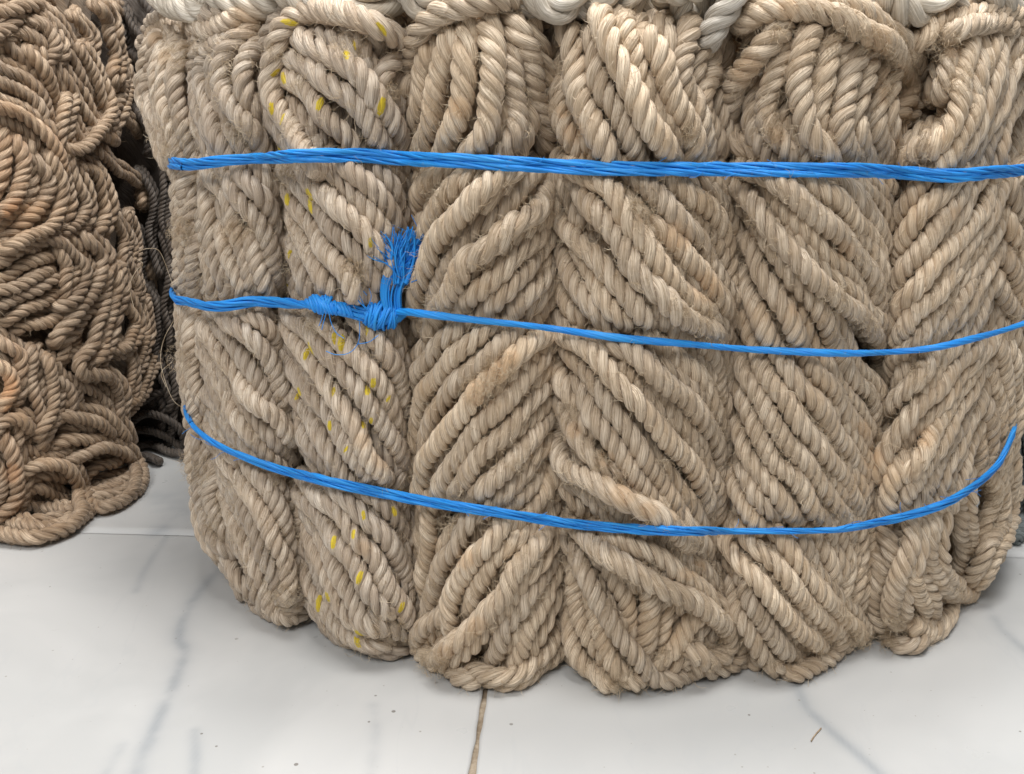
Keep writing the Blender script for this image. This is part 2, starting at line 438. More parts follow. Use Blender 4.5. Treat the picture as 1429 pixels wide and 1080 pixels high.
EDGE = {  # left and right edge of each hank in the photo: (y, xl, xr)
 'h0': [(40, 150, 275), (200, 180, 280), (240, 200, 292), (420, 205, 292), (600, 225, 305), (700, 225, 318), (790, 250, 340)],
 'h1': [(30, 262, 380), (200, 268, 385), (240, 270, 402), (330, 262, 398), (420, 262, 398), (500, 262, 402), (600, 268, 414), (700, 300, 412), (870, 310, 430)],
 'h2': [(20, 362, 572), (150, 362, 574), (240, 380, 574), (330, 388, 572), (450, 385, 574), (560, 395, 576), (660, 405, 574), (760, 415, 580), (900, 412, 592)],
 'h3': [(20, 562, 765), (150, 562, 768), (240, 562, 784), (300, 560, 776), (450, 562, 778), (600, 565, 776), (700, 568, 782), (960, 578, 790)],
 'h4': [(20, 755, 1022), (150, 755, 1008), (240, 768, 1026), (330, 768, 1030), (440, 768, 1032), (520, 766, 1024), (600, 768, 1012), (700, 772, 1008), (800, 778, 1004), (850, 780, 1024), (980, 780, 1024)],
 'h5': [(20, 1006, 1260), (240, 1012, 1250), (330, 1020, 1246), (460, 1022, 1240), (560, 1014, 1236), (700, 1002, 1222), (850, 994, 1206), (960, 1004, 1204)],
 'h6': [(20, 1240, 1440), (240, 1240, 1402), (400, 1236, 1394), (500, 1232, 1380), (600, 1226, 1368), (700, 1212, 1352), (920, 1200, 1350)],
 'h7': [(20, 1395, 1500), (240, 1388, 1500), (400, 1374, 1500), (500, 1358, 1500), (600, 1350, 1480), (700, 1338, 1470), (830, 1335, 1460)],
}
def lobe_depth(hank, x, y):
    e = EDGE.get(hank)
    if e is None: return 0.0
    e = np.array(e)
    xl = np.interp(y, e[:, 0], e[:, 1]); xr = np.interp(y, e[:, 0], e[:, 2])
    s = abs(2 * (x - xl) / (xr - xl) - 1)
    d = 0.088 * (1 - math.sqrt(max(0.0, 1 - min(s, 0.985) ** 2)))
    return d + max(0.0, s - 0.985) * 0.10

RR = 29.5 / FPX * 1.6 * H / 2      # rope radius for a 29.5 px wide rope
TRACES = {}
def parse(txt):
    out = []
    for line in txt.strip().splitlines():
        line = line.split('#')[0].strip()
        if not line: continue
        head, pts = line.split(':')
        h = head.split()
        w = float(h[0]); layer = float(h[1]); lay = None
        flags = h[2:] 
        P = [tuple(float(c) for c in p.split(',')) for p in pts.split()]
        out.append((w, layer, flags, P))
    return out

def make_line(mass, hank, P, layer, R, tuck=True, free=False, tight=True, ramp=None):
    Q = spline(P, 9.0)
    n = len(Q); pts = []
    for k, (x, y) in enumerate(Q):
        t, d = mass.hit(x, y)
        lay_ = layer
        u_ = k / max(1, n - 1)
        if ramp in ('r', 'b') and u_ < 0.3: lay_ = -1.6 + (layer + 1.6) * math.sin(u_ / 0.3 * 1.5708)
        if ramp in ('e', 'b') and u_ > 0.7: lay_ = -1.2 + (layer + 1.2) * math.sin((1 - u_) / 0.3 * 1.5708)
        dep = lobe_depth(hank, x, y)
        if tight and mass is BALE:
            for b in BAND_PX:
                w = math.exp(-((y - band_y(b, x)) / 26.0) ** 2)
                lay_ = lay_ * (1 - 0.8 * w) - 0.8 * w
        t2 = t + dep - lay_ * 1.5 * R
        pts.append(ORG + d * t2)
    pts = np.array(pts)
    if tuck:
        for end in (0, 1):
            A = pts if end == 0 else pts[::-1]
            a, b = A[0], A[min(2, n - 1)]
            dirv = a - b; dirv /= np.linalg.norm(dirv) + 1e-9
            vw = a - ORG; vw /= np.linalg.norm(vw)
            top_end = mass is BALE and (P[0] if end == 0 else P[-1])[1] < 110
            f = 0.35 if top_end or (mass is BALE and (P[0] if end == 0 else P[-1])[1] > 840) else 0.65
            e1 = a + dirv * R * 0.8 * f + vw * R * 0.9
            e2 = a + dirv * R * 1.3 * f + vw * R * 2.6
            e3 = a + dirv * R * 1.5 * f + vw * R * 4.6
            A = np.vstack([e3, e2, e1, A]); pts = A if end == 0 else A[::-1]
    pts[:, 2] = np.maximum(pts[:, 2], R * 0.98)
    return resample(pts, 0.006)

SIL = np.array([(40, 200), (60, 195), (120, 187), (220, 222), (235, 243), (420, 245), (500, 250), (600, 262), (640, 263), (700, 267), (740, 273), (790, 310)])
SIR = np.array([(380, 1500), (470, 1440), (520, 1428), (560, 1424), (620, 1414), (680, 1420), (740, 1410), (790, 1384), (830, 1352)])
def inside(P):
    out = []
    for x, y in P:
        e = np.interp(y, SIL[:, 1 - 1], SIL[:, 1]) + 17
        out.append((e + max(0.0, (x - e + 14)) * 0.72 if x < e + 36 else x, y))
    return out
def add_ropes(key, mass, hank, traces, lay, mat, scale=1.0, tuck=True):
    for w, layer, flags, P in traces:
        if key == 'h0': P = inside(P)
        r = Rope(); r.key = key; r.mat = mat; r.lay = lay
        r.R = RR * w / 29.5 * scale
        for f in flags:
            if f == 'S': r.lay = -1
            if f == 'Z': r.lay = 1
            if f in M: r.mat = f
        if mass is BALE: P = [(x, y + max(0, 75 - y) * 0.22 if y > 12 and layer < 1 else y) for x, y in P]
        r.P = make_line(mass, hank, P, layer, r.R, tuck=('nt' not in flags) and tuck, tight=('nb' not in flags), ramp=([f for f in flags if f in ('r', 'e', 'b')] + [None])[0])
        r.P0 = r.P.copy(); r.phase = rng.uniform(0, 6.28); r.mass = mass; r.hank = hank; r.px = P; r.layer = layer
        ROPES.append(r)

def relax(ropes, iters=22):
    pts = np.vstack([r.P for r in ropes])
    rid = np.concatenate([np.full(len(r.P), i) for i, r in enumerate(ropes)])
    rad = np.concatenate([np.full(len(r.P), r.R) for r in ropes])
    ofs = np.cumsum([0] + [len(r.P) for r in ropes])
    vw = pts - ORG; vw /= np.linalg.norm(vw, axis=1)[:, None]
    base = pts.copy(); X = pts.copy()
    for it in range(iters):
        kd = kdtree.KDTree(len(X))
        for i, p in enumerate(X): kd.insert(p, i)
        kd.balance()
        D = np.zeros_like(X); cnt = np.zeros(len(X))
        rmax = rad.max() * 2
        I = []; J = []
        for i, p in enumerate(X):
            for (_, j, dd) in kd.find_range(p, rmax):
                if j > i and rid[j] != rid[i]: I.append(i); J.append(j)
        I = np.array(I); J = np.array(J)
        if len(I) == 0: break
        df = X[I] - X[J]; dd = np.linalg.norm(df, axis=1) + 1e-9
        need = (rad[I] + rad[J]) * 0.90 - dd
        m = need > 0
        I, J, df, dd, need = I[m], J[m], df[m], dd[m], need[m]
        push = df / dd[:, None] * (need * 0.5)[:, None]
        # move mostly towards / away from the eye, less sideways, so that the lay stays as seen
        al = (push * vw[I]).sum(1)[:, None] * vw[I]
        sgn = np.sign((df * vw[I]).sum(1)); sgn[sgn == 0] = 1
        push = al + (push - al) * 0.55 + vw[I] * (sgn * need * 0.25)[:, None]
        np.add.at(D, I, push); np.add.at(D, J, -push); np.add.at(cnt, I, 1); np.add.at(cnt, J, 1)
        c = np.maximum(cnt, 1)[:, None]
        X = X + D / np.sqrt(c) * 0.6
        off = X - base
        for k in range(len(ropes)):
            o = off[ofs[k]:ofs[k + 1]]
            if len(o) > 3:
                q = np.pad(o, ((2, 2), (0, 0)), mode='edge')
                off[ofs[k]:ofs[k + 1]] = (q[:-4] + 2 * q[1:-3] + 3 * q[2:-2] + 2 * q[3:-1] + q[4:]) / 9
        X = base + off * 0.985
        X[:, 2] = np.maximum(X[:, 2], rad * 0.98)
    for k, r in enumerate(ropes):
        r.P = X[ofs[k]:ofs[k + 1]].copy()
        if r.key in ('h0', 'h1', 'h7'):
            px = project(r.P); dist = np.linalg.norm(r.P - ORG, axis=1)
            if r.key != 'h7':
                e = np.interp(px[:, 1], SIL[:, 0], SIL[:, 1]) + 15
                r.P[:, 0] += np.maximum(0, e - px[:, 0]) / FPX * dist
            else:
                e = np.interp(px[:, 1], SIR[:, 0], SIR[:, 1]) - 14
                r.P[:, 0] -= np.maximum(0, px[:, 0] - e) / FPX * dist
# each line: width px, layer, flags : points seen in the photo
T_H3 = """
32 0: 602,62 591,88 583,124 577,155 572,195 570,225
32 0: 628,52 619,84 611,122 605,152 592,190 582,226
34 .1: 650,20 652,52 650,100 643,144 630,189 612,226
34 .2: 684,16 687,50 689,90 688,124 681,167 665,202 650,228
33 .4: 716,22 724,52 737,82 745,111 751,138 758,167 770,202 780,230
32 0: 713,78 719,112 723,142 722,173 710,202 697,230
32 1.6 Z nb: 820,-14 760,-10 700,2 665,6 635,10 612,22 594,36 578,58 569,82 565,106 570,130
30 -.3: 640,232 622,240 605,247 583,271 570,309 567,350
30 -.1: 668,232 650,245 637,255 612,287 597,315 582,345 574,385
32 .9: 712,232 692,244 670,267 648,287 626,316 606,344 592,376 586,402 583,428
29 -.4: 745,238 728,258 714,278 694,302 672,318 648,342 628,365 612,395 604,425
33 .8: 770,240 766,262 757,285 732,305 706,320 683,344 657,362 639,393 624,424 610,455
30 .2: 764,308 745,338 714,362 690,384 668,409 648,430 630,452
30 .1: 771,330 748,355 728,380 710,404 692,424 672,448
30 .1: 773,365 752,393 732,420 714,445 700,462
30 0: 773,404 757,433 745,458 738,470
28 -.8: 582,440 572,470 571,500 574,535
30 .1: 648,443 630,462 608,482 593,504 579,531 572,562 572,598 578,632
29 .1: 682,448 668,460 646,484 623,509 603,536 588,564 582,593 582,625
29 .1: 716,455 693,478 670,502 648,527 628,546 610,571 595,598 586,628
31 .5: 760,462 741,474 717,495 692,520 668,544 643,576 623,602 605,626 591,652 586,685
30 .2: 770,484 745,510 723,540 701,564 681,584 657,613 637,638 620,664 608,695
30 .2: 773,514 760,536 739,562 719,584 697,609 674,633 655,657 638,688
31 .2: 774,566 756,594 732,624 706,651 685,675 662,702
30 -.4: 776,640 755,662 733,684 712,704 690,722
29 -.6: 748,640 728,664 705,690 680,712
29 -.3: 776,604 771,640 758,685 738,712 715,735
28 -.8: 576,690 579,725 584,765 590,805
28 0: 607,696 601,735 595,775 592,815 596,850 604,885
30 .2: 672,715 650,738 635,762 620,784 608,815 603,845 600,872
31 .5: 700,722 681,755 656,785 640,808 629,840 624,867 628,888 645,900
29 .1: 742,728 712,756 693,775 678,798 665,820 656,845
32 1.0: 768,712 757,742 738,772 716,800 702,826 684,849 671,867 653,882 633,898 615,914 603,930
30 .4: 777,750 768,785 751,815 733,835 722,857 706,876 695,898 687,916 678,934
30 .2: 779,790 770,818 755,849 741,871 733,893 724,913 712,933 700,946
30 0: 782,850 776,880 766,912 749,936 727,949 702,950 680,945 658,932 642,914
28 -.5: 786,880 780,905 768,932 748,950 722,956
30 -.2: 640,880 625,920 645,938 670,948
31 .3: 618,852 596,872 590,893 594,914 606,930 628,930
"""
T_H4 = """
28 -1: 775,30 764,52 756,78
35 .4: 797,36 799,67 801,92 804,117 810,140 820,161 833,180 846,202 857,228
31 0: 768,68 768,95 772,124 779,155 789,180 800,202 811,228
30 0: 823,44 832,84 840,115 848,135 860,156 871,179 883,202 892,230
34 .5: 838,14 845,42 857,71 870,98 882,125 894,151 907,171 921,194 932,220
31 .1: 876,26 880,58 883,84 890,105 902,130 918,154 935,175
33 .3: 903,46 916,74 926,103 935,131 946,151 957,173 964,195 971,222
30 -1: 926,28 932,56 938,85
32 .1: 960,28 957,62 950,89 948,115 953,150
32 .2: 990,60 994,89 986,111 976,135 981,160 990,182 997,210
28 -1: 1018,58 1012,84 1006,110
29 -.2: 815,196 830,215 836,240
28 -.3: 786,228 792,253 798,282 806,312
30 .1: 774,262 779,295 791,321 807,341 824,350 838,366 852,386 867,403 882,422 900,447
33 .6: 800,244 814,264 829,287 843,304 857,327 870,348 882,368 896,388 915,405 935,426 950,441 973,455 992,471 1008,498 1014,522 1010,546
31 .5: 800,236 820,245 843,259 860,278 875,303 891,324 904,344 916,364 931,387 947,404 967,424 984,443
30 .1: 905,318 918,318 932,331 949,345 963,362 979,378 993,398 1008,417 1019,438 1025,458
31 .1: 872,240 890,250 908,262 926,281 942,302 960,322 975,334 985,353 991,373 993,398
32 .2: 918,238 938,250 967,271 985,289 1001,309 1012,332 1017,358 1017,389 1018,415
28 -.5: 1000,232 1010,253 1017,282 1021,316 1024,345
28 0: 978,236 992,252 1003,270 1012,292
30 .1: 785,350 791,370 802,393 813,412 825,428 838,443 856,462
29 -.1: 806,350 816,366 831,397 843,416 855,433 870,452
30 0: 776,388 782,411 792,431 806,448
30 0: 772,420 776,438 790,455 812,470
29 0: 898,400 912,422 928,440 945,456 965,470
31 .5: 782,460 800,467 825,480 840,502 858,526 876,544 891,562 903,580 921,600 939,618 953,634 968,654 984,682 992,706
32 .6: 842,466 860,477 880,489 899,508 917,523 936,540 954,558 973,576 990,598 998,622 1001,648 1001,676
30 .1: 900,462 918,474 936,487 951,503 969,519 984,540 996,562 1003,588 1006,610
29 0: 972,474 990,490 1004,520 1006,560
30 .1: 774,455 772,485 778,512 790,533 801,553 811,577 822,600
29 .1: 781,468 793,483 803,500 814,517 825,532 837,546 848,560 858,577 869,592 880,609 892,627 903,644 919,666 936,692 952,716
30 .4: 780,560 790,572 800,593 812,611 826,627 846,646 862,660
30 .1: 804,540 814,560 825,580 838,598 849,616 861,634 876,652 892,672 905,695
33 1.4 nb r: 792,576 779,592 775,615 781,636 792,654 813,668 838,680 862,691 885,703 905,712 922,719 938,733 950,752
29 -.3: 900,536 916,548 930,565 946,587 961,605 976,626 986,652 992,682 995,712
29 -.2: 862,500 878,520 890,540
29 -.2: 776,640 784,665 798,690 812,712
29 -.2: 800,668 822,690 842,712 862,726
29 -.3: 850,702 870,722 895,738
29 -.2: 940,688 957,707 972,728
30 .5: 786,724 792,746 798,762 806,782 815,800 823,815 832,835 843,852 857,873 871,893 885,911 899,929 915,942 938,945 962,935 985,922
33 1.2: 790,726 805,735 824,751 843,769 865,784 887,800 909,812 930,821 952,832 974,843 996,858 1010,878 1013,900 1002,917 984,920 966,908
31 .7: 834,732 858,742 884,756 911,771 934,788 952,803 972,818 990,836
30 .1: 905,738 925,746 951,760 970,781 985,801 998,822 1004,848
28 -.5: 955,738 972,752 984,770 994,795
30 0: 784,740 784,790 785,830 787,852 794,880 805,908 820,931 837,950 856,958
30 .1: 800,800 803,830 809,855 818,884 828,909 845,932 864,950
30 .2: 826,838 832,866 838,890 848,918 864,940 882,952
29 -.9: 846,780 858,804 868,824 876,846 882,868 886,892
33 -.4: 902,818 905,835 905,855 904,880 900,902 893,920
30 .1 S: 980,858 968,868 960,887 949,904 934,915 916,922
28 -.3 S: 1000,870 985,890 990,908 970,912
29 -1.0: 930,830 925,860 920,890
28 -.6: 780,915 800,935 825,952 850,962
"""
T_H5 = """
34 .5: 1092,40 1072,63 1053,84 1036,105 1025,129 1017,156 1015,180 1024,200 1039,214 1056,230
30 0: 1097,66 1085,92 1078,115 1072,140 1071,164 1076,182 1088,202 1100,228
29 -.8: 1054,110 1048,150 1053,184 1062,207 1075,230
33 .3: 1125,42 1121,73 1116,100 1113,124 1115,151 1124,178 1138,200 1150,225
31 0: 1160,42 1156,78 1151,107 1147,133 1145,167 1152,205
33 .4: 1200,56 1192,92 1182,122 1173,151 1165,178 1168,200 1180,226
33 .2: 1232,84 1225,115 1219,144 1217,173 1226,197 1236,226
28 -.7: 1200,138 1200,173 1205,202 1212,230
28 -.4: 1105,190 1118,210 1130,232
28 -.6: 1020,215 1014,240 1028,262 1042,285
32 1.5 nb: 1040,30 1062,20 1090,13 1120,13 1150,19 1185,32 1215,50 1245,72 1264,98 1272,125 1262,150 1252,165
34 1.1 nb: 1205,36 1238,50 1272,68 1299,88 1312,115 1306,142 1286,162 1262,174
30 .2 nb: 1318,140 1310,166 1290,184 1265,196
30 .2: 1250,178 1258,205 1262,232
30 .6: 1030,255 1045,280 1059,298 1072,316 1086,335 1099,350 1113,364 1128,380 1144,396 1160,410 1177,424 1194,438 1211,453 1225,475 1234,505 1232,540
28 -.2: 1064,245 1079,263 1090,284 1104,302 1118,316 1132,332 1149,348 1164,362 1181,381 1196,399 1203,418
32 .4: 1046,236 1066,240 1085,253 1104,267 1123,285 1144,304 1166,323 1181,344 1198,362 1211,384 1222,411 1228,440
31 .3: 1104,238 1121,241 1137,254 1154,268 1175,283 1188,304 1206,322 1220,344 1231,368 1236,393 1238,425
30 .1: 1150,238 1163,244 1176,255 1192,270 1209,291 1222,316 1233,341 1238,370
29 0: 1188,238 1205,244 1217,257 1231,277 1240,298 1243,324 1241,352
29 0: 1020,312 1034,333 1047,353 1057,376 1069,392 1079,411 1092,428 1104,448 1113,470 1125,500 1140,522 1157,540 1170,559 1185,582 1198,599 1211,620 1220,643 1220,668 1214,700
30 .1: 1020,350 1031,372 1038,398 1050,421 1062,447 1073,471 1082,490 1094,509 1107,527 1121,545 1137,562 1150,580 1162,595 1174,616 1185,635 1199,655 1206,678 1208,705 1206,732
30 .1: 1026,408 1032,435 1040,462 1054,487 1064,510 1077,538 1091,555 1105,576 1121,595 1136,612 1149,631 1164,649 1179,675 1190,698 1197,720 1199,745 1194,790 1186,832
29 -.1: 1052,296 1068,330 1079,347 1091,363 1105,381 1121,401 1134,418 1145,440 1158,464 1168,487 1180,517 1194,532 1209,545 1216,562 1219,590
29 .1: 1026,470 1034,500 1046,528 1062,562 1076,584 1088,602 1099,620 1113,637 1130,653 1147,678 1161,702 1172,721 1178,745
29 0: 1022,500 1030,530 1042,568 1051,596 1064,620 1077,640 1090,654 1104,664 1119,685 1131,707 1141,728 1150,750
29 .1: 1142,738 1149,760 1155,782 1160,806
29 0: 1174,740 1180,765 1182,795 1176,828
28 -.3: 1010,560 1024,590 1036,622 1050,646 1072,676 1087,692 1098,708 1110,728
29 0: 1008,608 1011,640 1019,671 1031,693 1045,712 1058,730
28 -.2: 1040,660 1058,700 1072,722
28 -.3: 1000,650 1004,690 1012,720 1022,740
28 -.8: 1035,605 1050,640 1062,670
30 .8: 1010,744 1022,764 1038,790 1055,808 1070,826 1087,847 1104,864 1119,882 1136,896 1150,902
30 .5: 1040,740 1055,760 1072,777 1090,798 1107,818 1121,838 1136,852 1150,870 1158,888
30 .3: 1082,740 1098,760 1112,781 1127,804 1146,824 1162,843 1178,864 1190,886
28 -.4: 1118,744 1130,770 1138,795 1150,815
28 -.2: 1200,740 1204,775 1196,815 1192,850
30 0: 1018,815 1024,845 1040,873 1055,897 1070,919 1086,938
30 .2: 1034,800 1040,829 1054,851 1067,873 1083,893 1096,913 1104,930
29 -.3: 1004,760 1002,800 1006,840 1011,880 1020,908 1038,926 1062,938
29 -.1: 1176,886 1162,902 1144,920 1122,930 1100,938
29 -.2: 1188,862 1194,882 1184,893
"""
T_H6 = """
30 -.3: 1272,60 1292,46 1308,26 1330,18 1350,24 1362,44
30 .3: 1330,48 1352,36 1380,34 1400,44
30 .1: 1352,50 1345,85 1338,111 1333,140 1324,178 1300,212
31 .2: 1388,34 1376,67 1369,96 1360,124 1351,151 1336,179 1318,205 1300,230
31 .2: 1420,42 1407,73 1393,100 1385,129 1373,156 1359,180 1345,206 1333,232
30 .1: 1430,86 1408,124 1396,151 1382,179 1371,206 1361,232
29 0: 1434,140 1418,175 1406,206 1396,234
28 0: 1340,170 1312,190 1290,206 1274,230
28 -.6: 1330,60 1322,95 1318,125
28 -.1: 1296,236 1282,260 1267,284 1254,306 1247,335
30 .2: 1332,236 1321,252 1307,273 1292,289 1280,305 1265,321 1254,341 1249,364 1245,392
30 .2: 1352,240 1340,258 1329,280 1315,308 1297,331 1285,349 1273,365 1260,381 1249,400 1243,428
31 .4: 1376,236 1378,256 1370,284 1357,309 1342,327 1326,344 1313,359 1298,376 1281,393 1265,410 1250,428 1243,455
30 .2: 1390,242 1387,268 1382,298 1373,320 1360,341 1345,362 1333,377 1318,392 1303,413 1284,430 1269,448 1252,474
29 .1: 1392,310 1385,338 1369,359 1357,377 1342,398 1329,417 1318,438 1304,457 1289,481 1274,506 1258,532
29 .1: 1388,352 1376,380 1362,404 1352,425 1341,448 1328,470 1314,492 1300,510 1285,530
29 0: 1386,396 1376,430 1364,462 1352,486
29 0: 1320,420 1300,448 1285,465 1267,480 1249,500 1240,525
31 .4: 1362,474 1344,493 1329,509 1314,525 1304,542 1289,559 1273,576 1261,590 1249,610 1240,633 1232,662
29 -.1: 1312,484 1300,500 1285,519 1269,538 1253,554 1238,569 1224,590
30 .3: 1378,476 1368,493 1352,513 1343,536 1330,553 1320,568 1311,582 1301,603 1289,625 1275,642 1262,660
30 .2: 1366,512 1358,536 1350,562 1339,583 1327,609 1316,629 1305,648 1293,676 1284,702
28 .1: 1364,560 1356,585 1346,606 1338,625 1329,648 1316,676 1306,700
28 0: 1366,610 1352,636 1340,660 1328,684
28 -.1: 1240,650 1230,680 1222,715
29 .1: 1264,640 1256,662 1245,686 1236,715
29 .1: 1278,634 1270,652 1260,680 1252,710
28 -.3: 1230,605 1228,640 1222,670
29 .1: 1206,724 1214,747 1223,767 1229,789 1226,811 1218,833 1216,860 1228,880
29 .2: 1226,718 1236,740 1246,758 1250,782
31 .6: 1272,716 1269,744 1263,771 1256,792 1249,813 1245,840 1248,862 1260,880
32 .5: 1304,702 1298,735 1294,762 1298,790 1309,812 1326,828 1342,840
30 .5: 1264,800 1278,820 1288,844 1285,870 1274,890
30 .1: 1330,690 1334,718 1339,744 1346,773 1344,807 1333,833 1313,858 1293,876 1272,894
29 -.1: 1203,872 1222,888 1240,896 1258,898 1276,893
"""
T_H7 = """
29 0: 1402,60 1420,80 1440,95
29 -.2: 1415,240 1425,265 1440,290
29 0: 1396,236 1404,258 1418,287 1430,325
29 0: 1393,290 1403,310 1416,332 1428,358
29 0: 1385,325 1396,346 1409,368 1416,394 1418,422
29 .1: 1376,360 1386,382 1398,403 1409,424 1416,445
28 0: 1420,400 1430,430 1438,470
28 0: 1394,450 1405,485 1412,515 1415,547 1412,585
29 .1: 1374,460 1384,480 1396,505 1402,536 1404,568 1402,600 1397,628
29 .1: 1362,486 1372,506 1385,540 1391,571 1392,605 1388,635
28 0: 1356,518 1366,540 1376,571 1382,604 1382,640
28 0: 1350,560 1360,589 1369,618 1370,648
28 0: 1400,600 1409,640 1412,680 1411,710 1402,742 1390,766
29 0: 1376,650 1388,680 1387,710 1376,742 1366,768
29 -.8: 1400,640 1398,690 1390,730
31 .5: 1408,690 1400,706 1389,733 1372,760 1360,788 1350,808
"""
T_H2 = """
33 1.6 nb: 574,72 552,52 534,42 509,31 482,20 453,14 424,22 403,44 391,72 385,100 385,130 393,155 407,180 424,203 442,226
30 -.2: 375,46 365,80 364,110 367,140 372,165 379,195 388,228
34 .6: 418,50 432,60 455,73 476,87 496,100 513,120 526,138 540,157 550,180 556,202 561,230
32 .4: 404,84 420,90 442,98 459,116 477,129 496,143 511,161 523,180 533,198 545,228
31 .3: 404,104 420,118 436,134 448,152 461,171 476,187 490,206 502,230
29 -.1: 412,150 430,172 444,192 455,212 466,232
29 -.3: 498,44 507,62 518,85 532,106
29 -.3: 530,48 540,68 550,92 560,120
28 .1: 548,84 535,98 534,116 548,134 562,150
28 -.5: 400,200 412,225 420,240
30 .3: 378,230 388,245 398,258 412,283 430,312 446,336 460,352 473,368 487,382 501,402
30 .2: 402,232 418,250 434,273 450,291 462,311 475,330 490,345 504,359 517,376 530,395
32 .5: 416,224 430,234 444,249 459,264 471,279 484,294 499,309 512,325 526,345 535,364 541,388
30 .2: 456,230 472,243 487,262 502,281 516,298 531,317 545,340 553,365
30 .2: 480,230 495,243 512,260 528,278 543,297 555,318 562,345
30 .1: 508,230 522,241 538,257 554,277 562,304
28 0: 545,232 558,250 566,275
30 .2: 388,300 398,328 404,346 411,368 422,393 433,418
30 .1: 402,300 412,318 421,333 431,353 443,371 455,393 468,418
29 0: 392,372 402,398 412,420
29 0: 486,384 505,402 522,420
28 -.3: 552,370 560,400 564,430
31 .4: 378,430 391,443 404,461 419,482 433,504 448,525 461,545 471,559 481,576 493,596 506,620 521,646 536,668
30 .2: 406,434 422,450 440,475 454,490 469,505 481,522 493,534 504,549 517,566 530,583 541,601 553,621 563,643
30 .2: 440,440 455,456 477,478 494,495 511,511 526,529 541,551 551,571 560,594
31 .5: 498,440 513,457 528,482 543,499 553,517 560,534 563,556
29 0: 536,446 550,466 562,490 567,515
30 .2: 388,478 399,502 412,522 427,540 441,556 452,571 464,590 477,607 488,624 500,643 516,666
29 .1: 394,520 403,536 413,554 425,576 438,596 449,613 461,632 473,654 490,676
28 0: 404,560 414,580 422,600 431,620 444,640 457,660
28 -.3: 564,580 566,615 560,645 548,668
28 -.3: 572,640 572,665 568,690
31 .8: 394,656 405,672 418,688 430,699 441,715 455,735 467,750 480,768 491,782 502,803 513,822 527,841 538,860
31 .4: 420,668 434,683 450,695 468,706 484,722 494,744 506,762 521,779 531,800 544,822 557,842 566,858
31 .1: 470,678 490,696 508,720 526,738 543,756 556,779 567,804 571,832 566,852
29 -.1: 504,684 526,698 548,716 562,736 569,758
28 -.2: 548,690 562,702 571,720
30 .1: 424,712 422,745 423,775 428,800 437,825 451,850 467,869 487,886 512,894 538,894
30 .2: 428,735 438,757 452,783 462,810 473,835 487,855 503,869 524,879
30 .2: 446,752 463,780 478,811 494,840 509,862 530,872
28 -.3: 410,690 416,720 418,760 424,790
29 0: 520,862 540,872 558,880 577,884
29 -.3: 470,885 500,897 530,900 560,896
29 -.6: 580,800 583,835 575,860
"""
T_H1 = """
33 .5 nb: 214,62 216,42 228,28 250,24 276,33 298,40 326,32 356,26 388,30
31 .1: 380,46 356,50 341,70 334,95 337,120 345,145 357,163 368,183 374,212
32 .3: 364,36 335,46 318,68 311,95 311,122 322,142 335,160 349,179 358,200 366,228
31 .2: 318,48 300,60 287,80 282,105 286,130 294,155 304,178 318,202 331,230
30 .1: 286,58 272,72 263,98 265,124 271,151 279,176 288,202 297,230
28 -.1: 325,190 340,212 350,235
30 .1: 278,228 286,247 293,275 299,305 301,335 304,370 311,402
30 .2: 292,228 302,243 313,263 323,285 331,306 339,335 347,365 353,402
30 .3: 312,226 322,241 333,268 345,290 356,309 366,331 374,356 380,388
30 .3: 330,226 340,240 354,258 369,276 379,298 387,326 388,358
28 0: 360,226 376,244 390,266 396,290
29 .1: 268,306 276,332 286,354 293,378 302,405
29 .1: 305,320 316,346 326,370 338,395 348,416
29 .1: 352,335 363,360 369,385 378,408
28 -.1: 382,350 388,380 392,410
31 .6: 300,436 316,444 334,455 348,471 361,483 373,497 382,512 389,532 393,560
31 .6: 276,432 288,450 303,478 315,498 327,519 337,538 353,554 372,571 389,590 401,615
29 .1: 304,456 320,476 333,494 350,516 364,532 375,549 388,566 399,588
30 .4: 284,486 297,512 309,532 320,553 330,576 344,593 358,610 373,629 388,650
29 .1: 272,512 286,541 300,562 313,587 326,604 342,621 360,642
28 -.1: 343,570 356,590 373,609 391,623 403,642
28 0: 268,552 284,578 300,604 316,626 332,640
28 0: 352,436 372,450 386,468 392,490
28 -.2: 372,434 390,448 396,462
30 .2: 300,668 311,688 321,711 330,734 341,756 354,779 365,804 375,829 388,846 404,852
31 .6: 312,628 328,648 343,679 358,701 371,722 380,746 391,767 400,789 403,812 398,834
30 .2: 340,640 357,658 374,678 388,700 396,723 401,747 408,770
29 .1: 320,662 334,690 345,717 357,744 368,770 379,797 387,822 397,842
28 -.1: 312,728 319,760 327,785 339,808 354,830 372,848 392,856
28 0: 384,654 396,674 404,698
29 0: 424,795 424,820 412,838 392,848 374,846
28 -.1: 408,770 414,795 412,820
"""
T_H0 = """
30 .1: 214,66 201,94 194,120 198,150 208,176 221,202 238,228
30 .1: 234,76 224,108 223,140 231,165 241,192 252,226
30 0: 256,76 247,110 247,140 252,165 260,192 270,226
28 -.2: 240,54 228,62 218,74
30 0: 272,232 256,246 246,275 244,310 245,350 249,385 250,412
29 .1: 286,236 272,252 262,280 258,305 260,332
29 .1: 284,262 276,280 268,312 262,346 263,380 270,408
29 0: 290,330 280,350 272,380 276,404
30 0: 254,432 251,470 254,508 261,540 268,570 277,594
29 .1: 272,432 268,460 264,500 266,535 274,565 286,592
29 0: 284,452 278,480 276,520 284,550 294,582
30 0: 276,618 272,640 271,670 276,707 285,740 300,760 320,768
29 .1: 300,632 292,655 286,688 292,715 300,742 316,762
28 0: 312,640 300,665 298,700 306,730
28 0: 284,628 281,660 284,700 294,730
"""
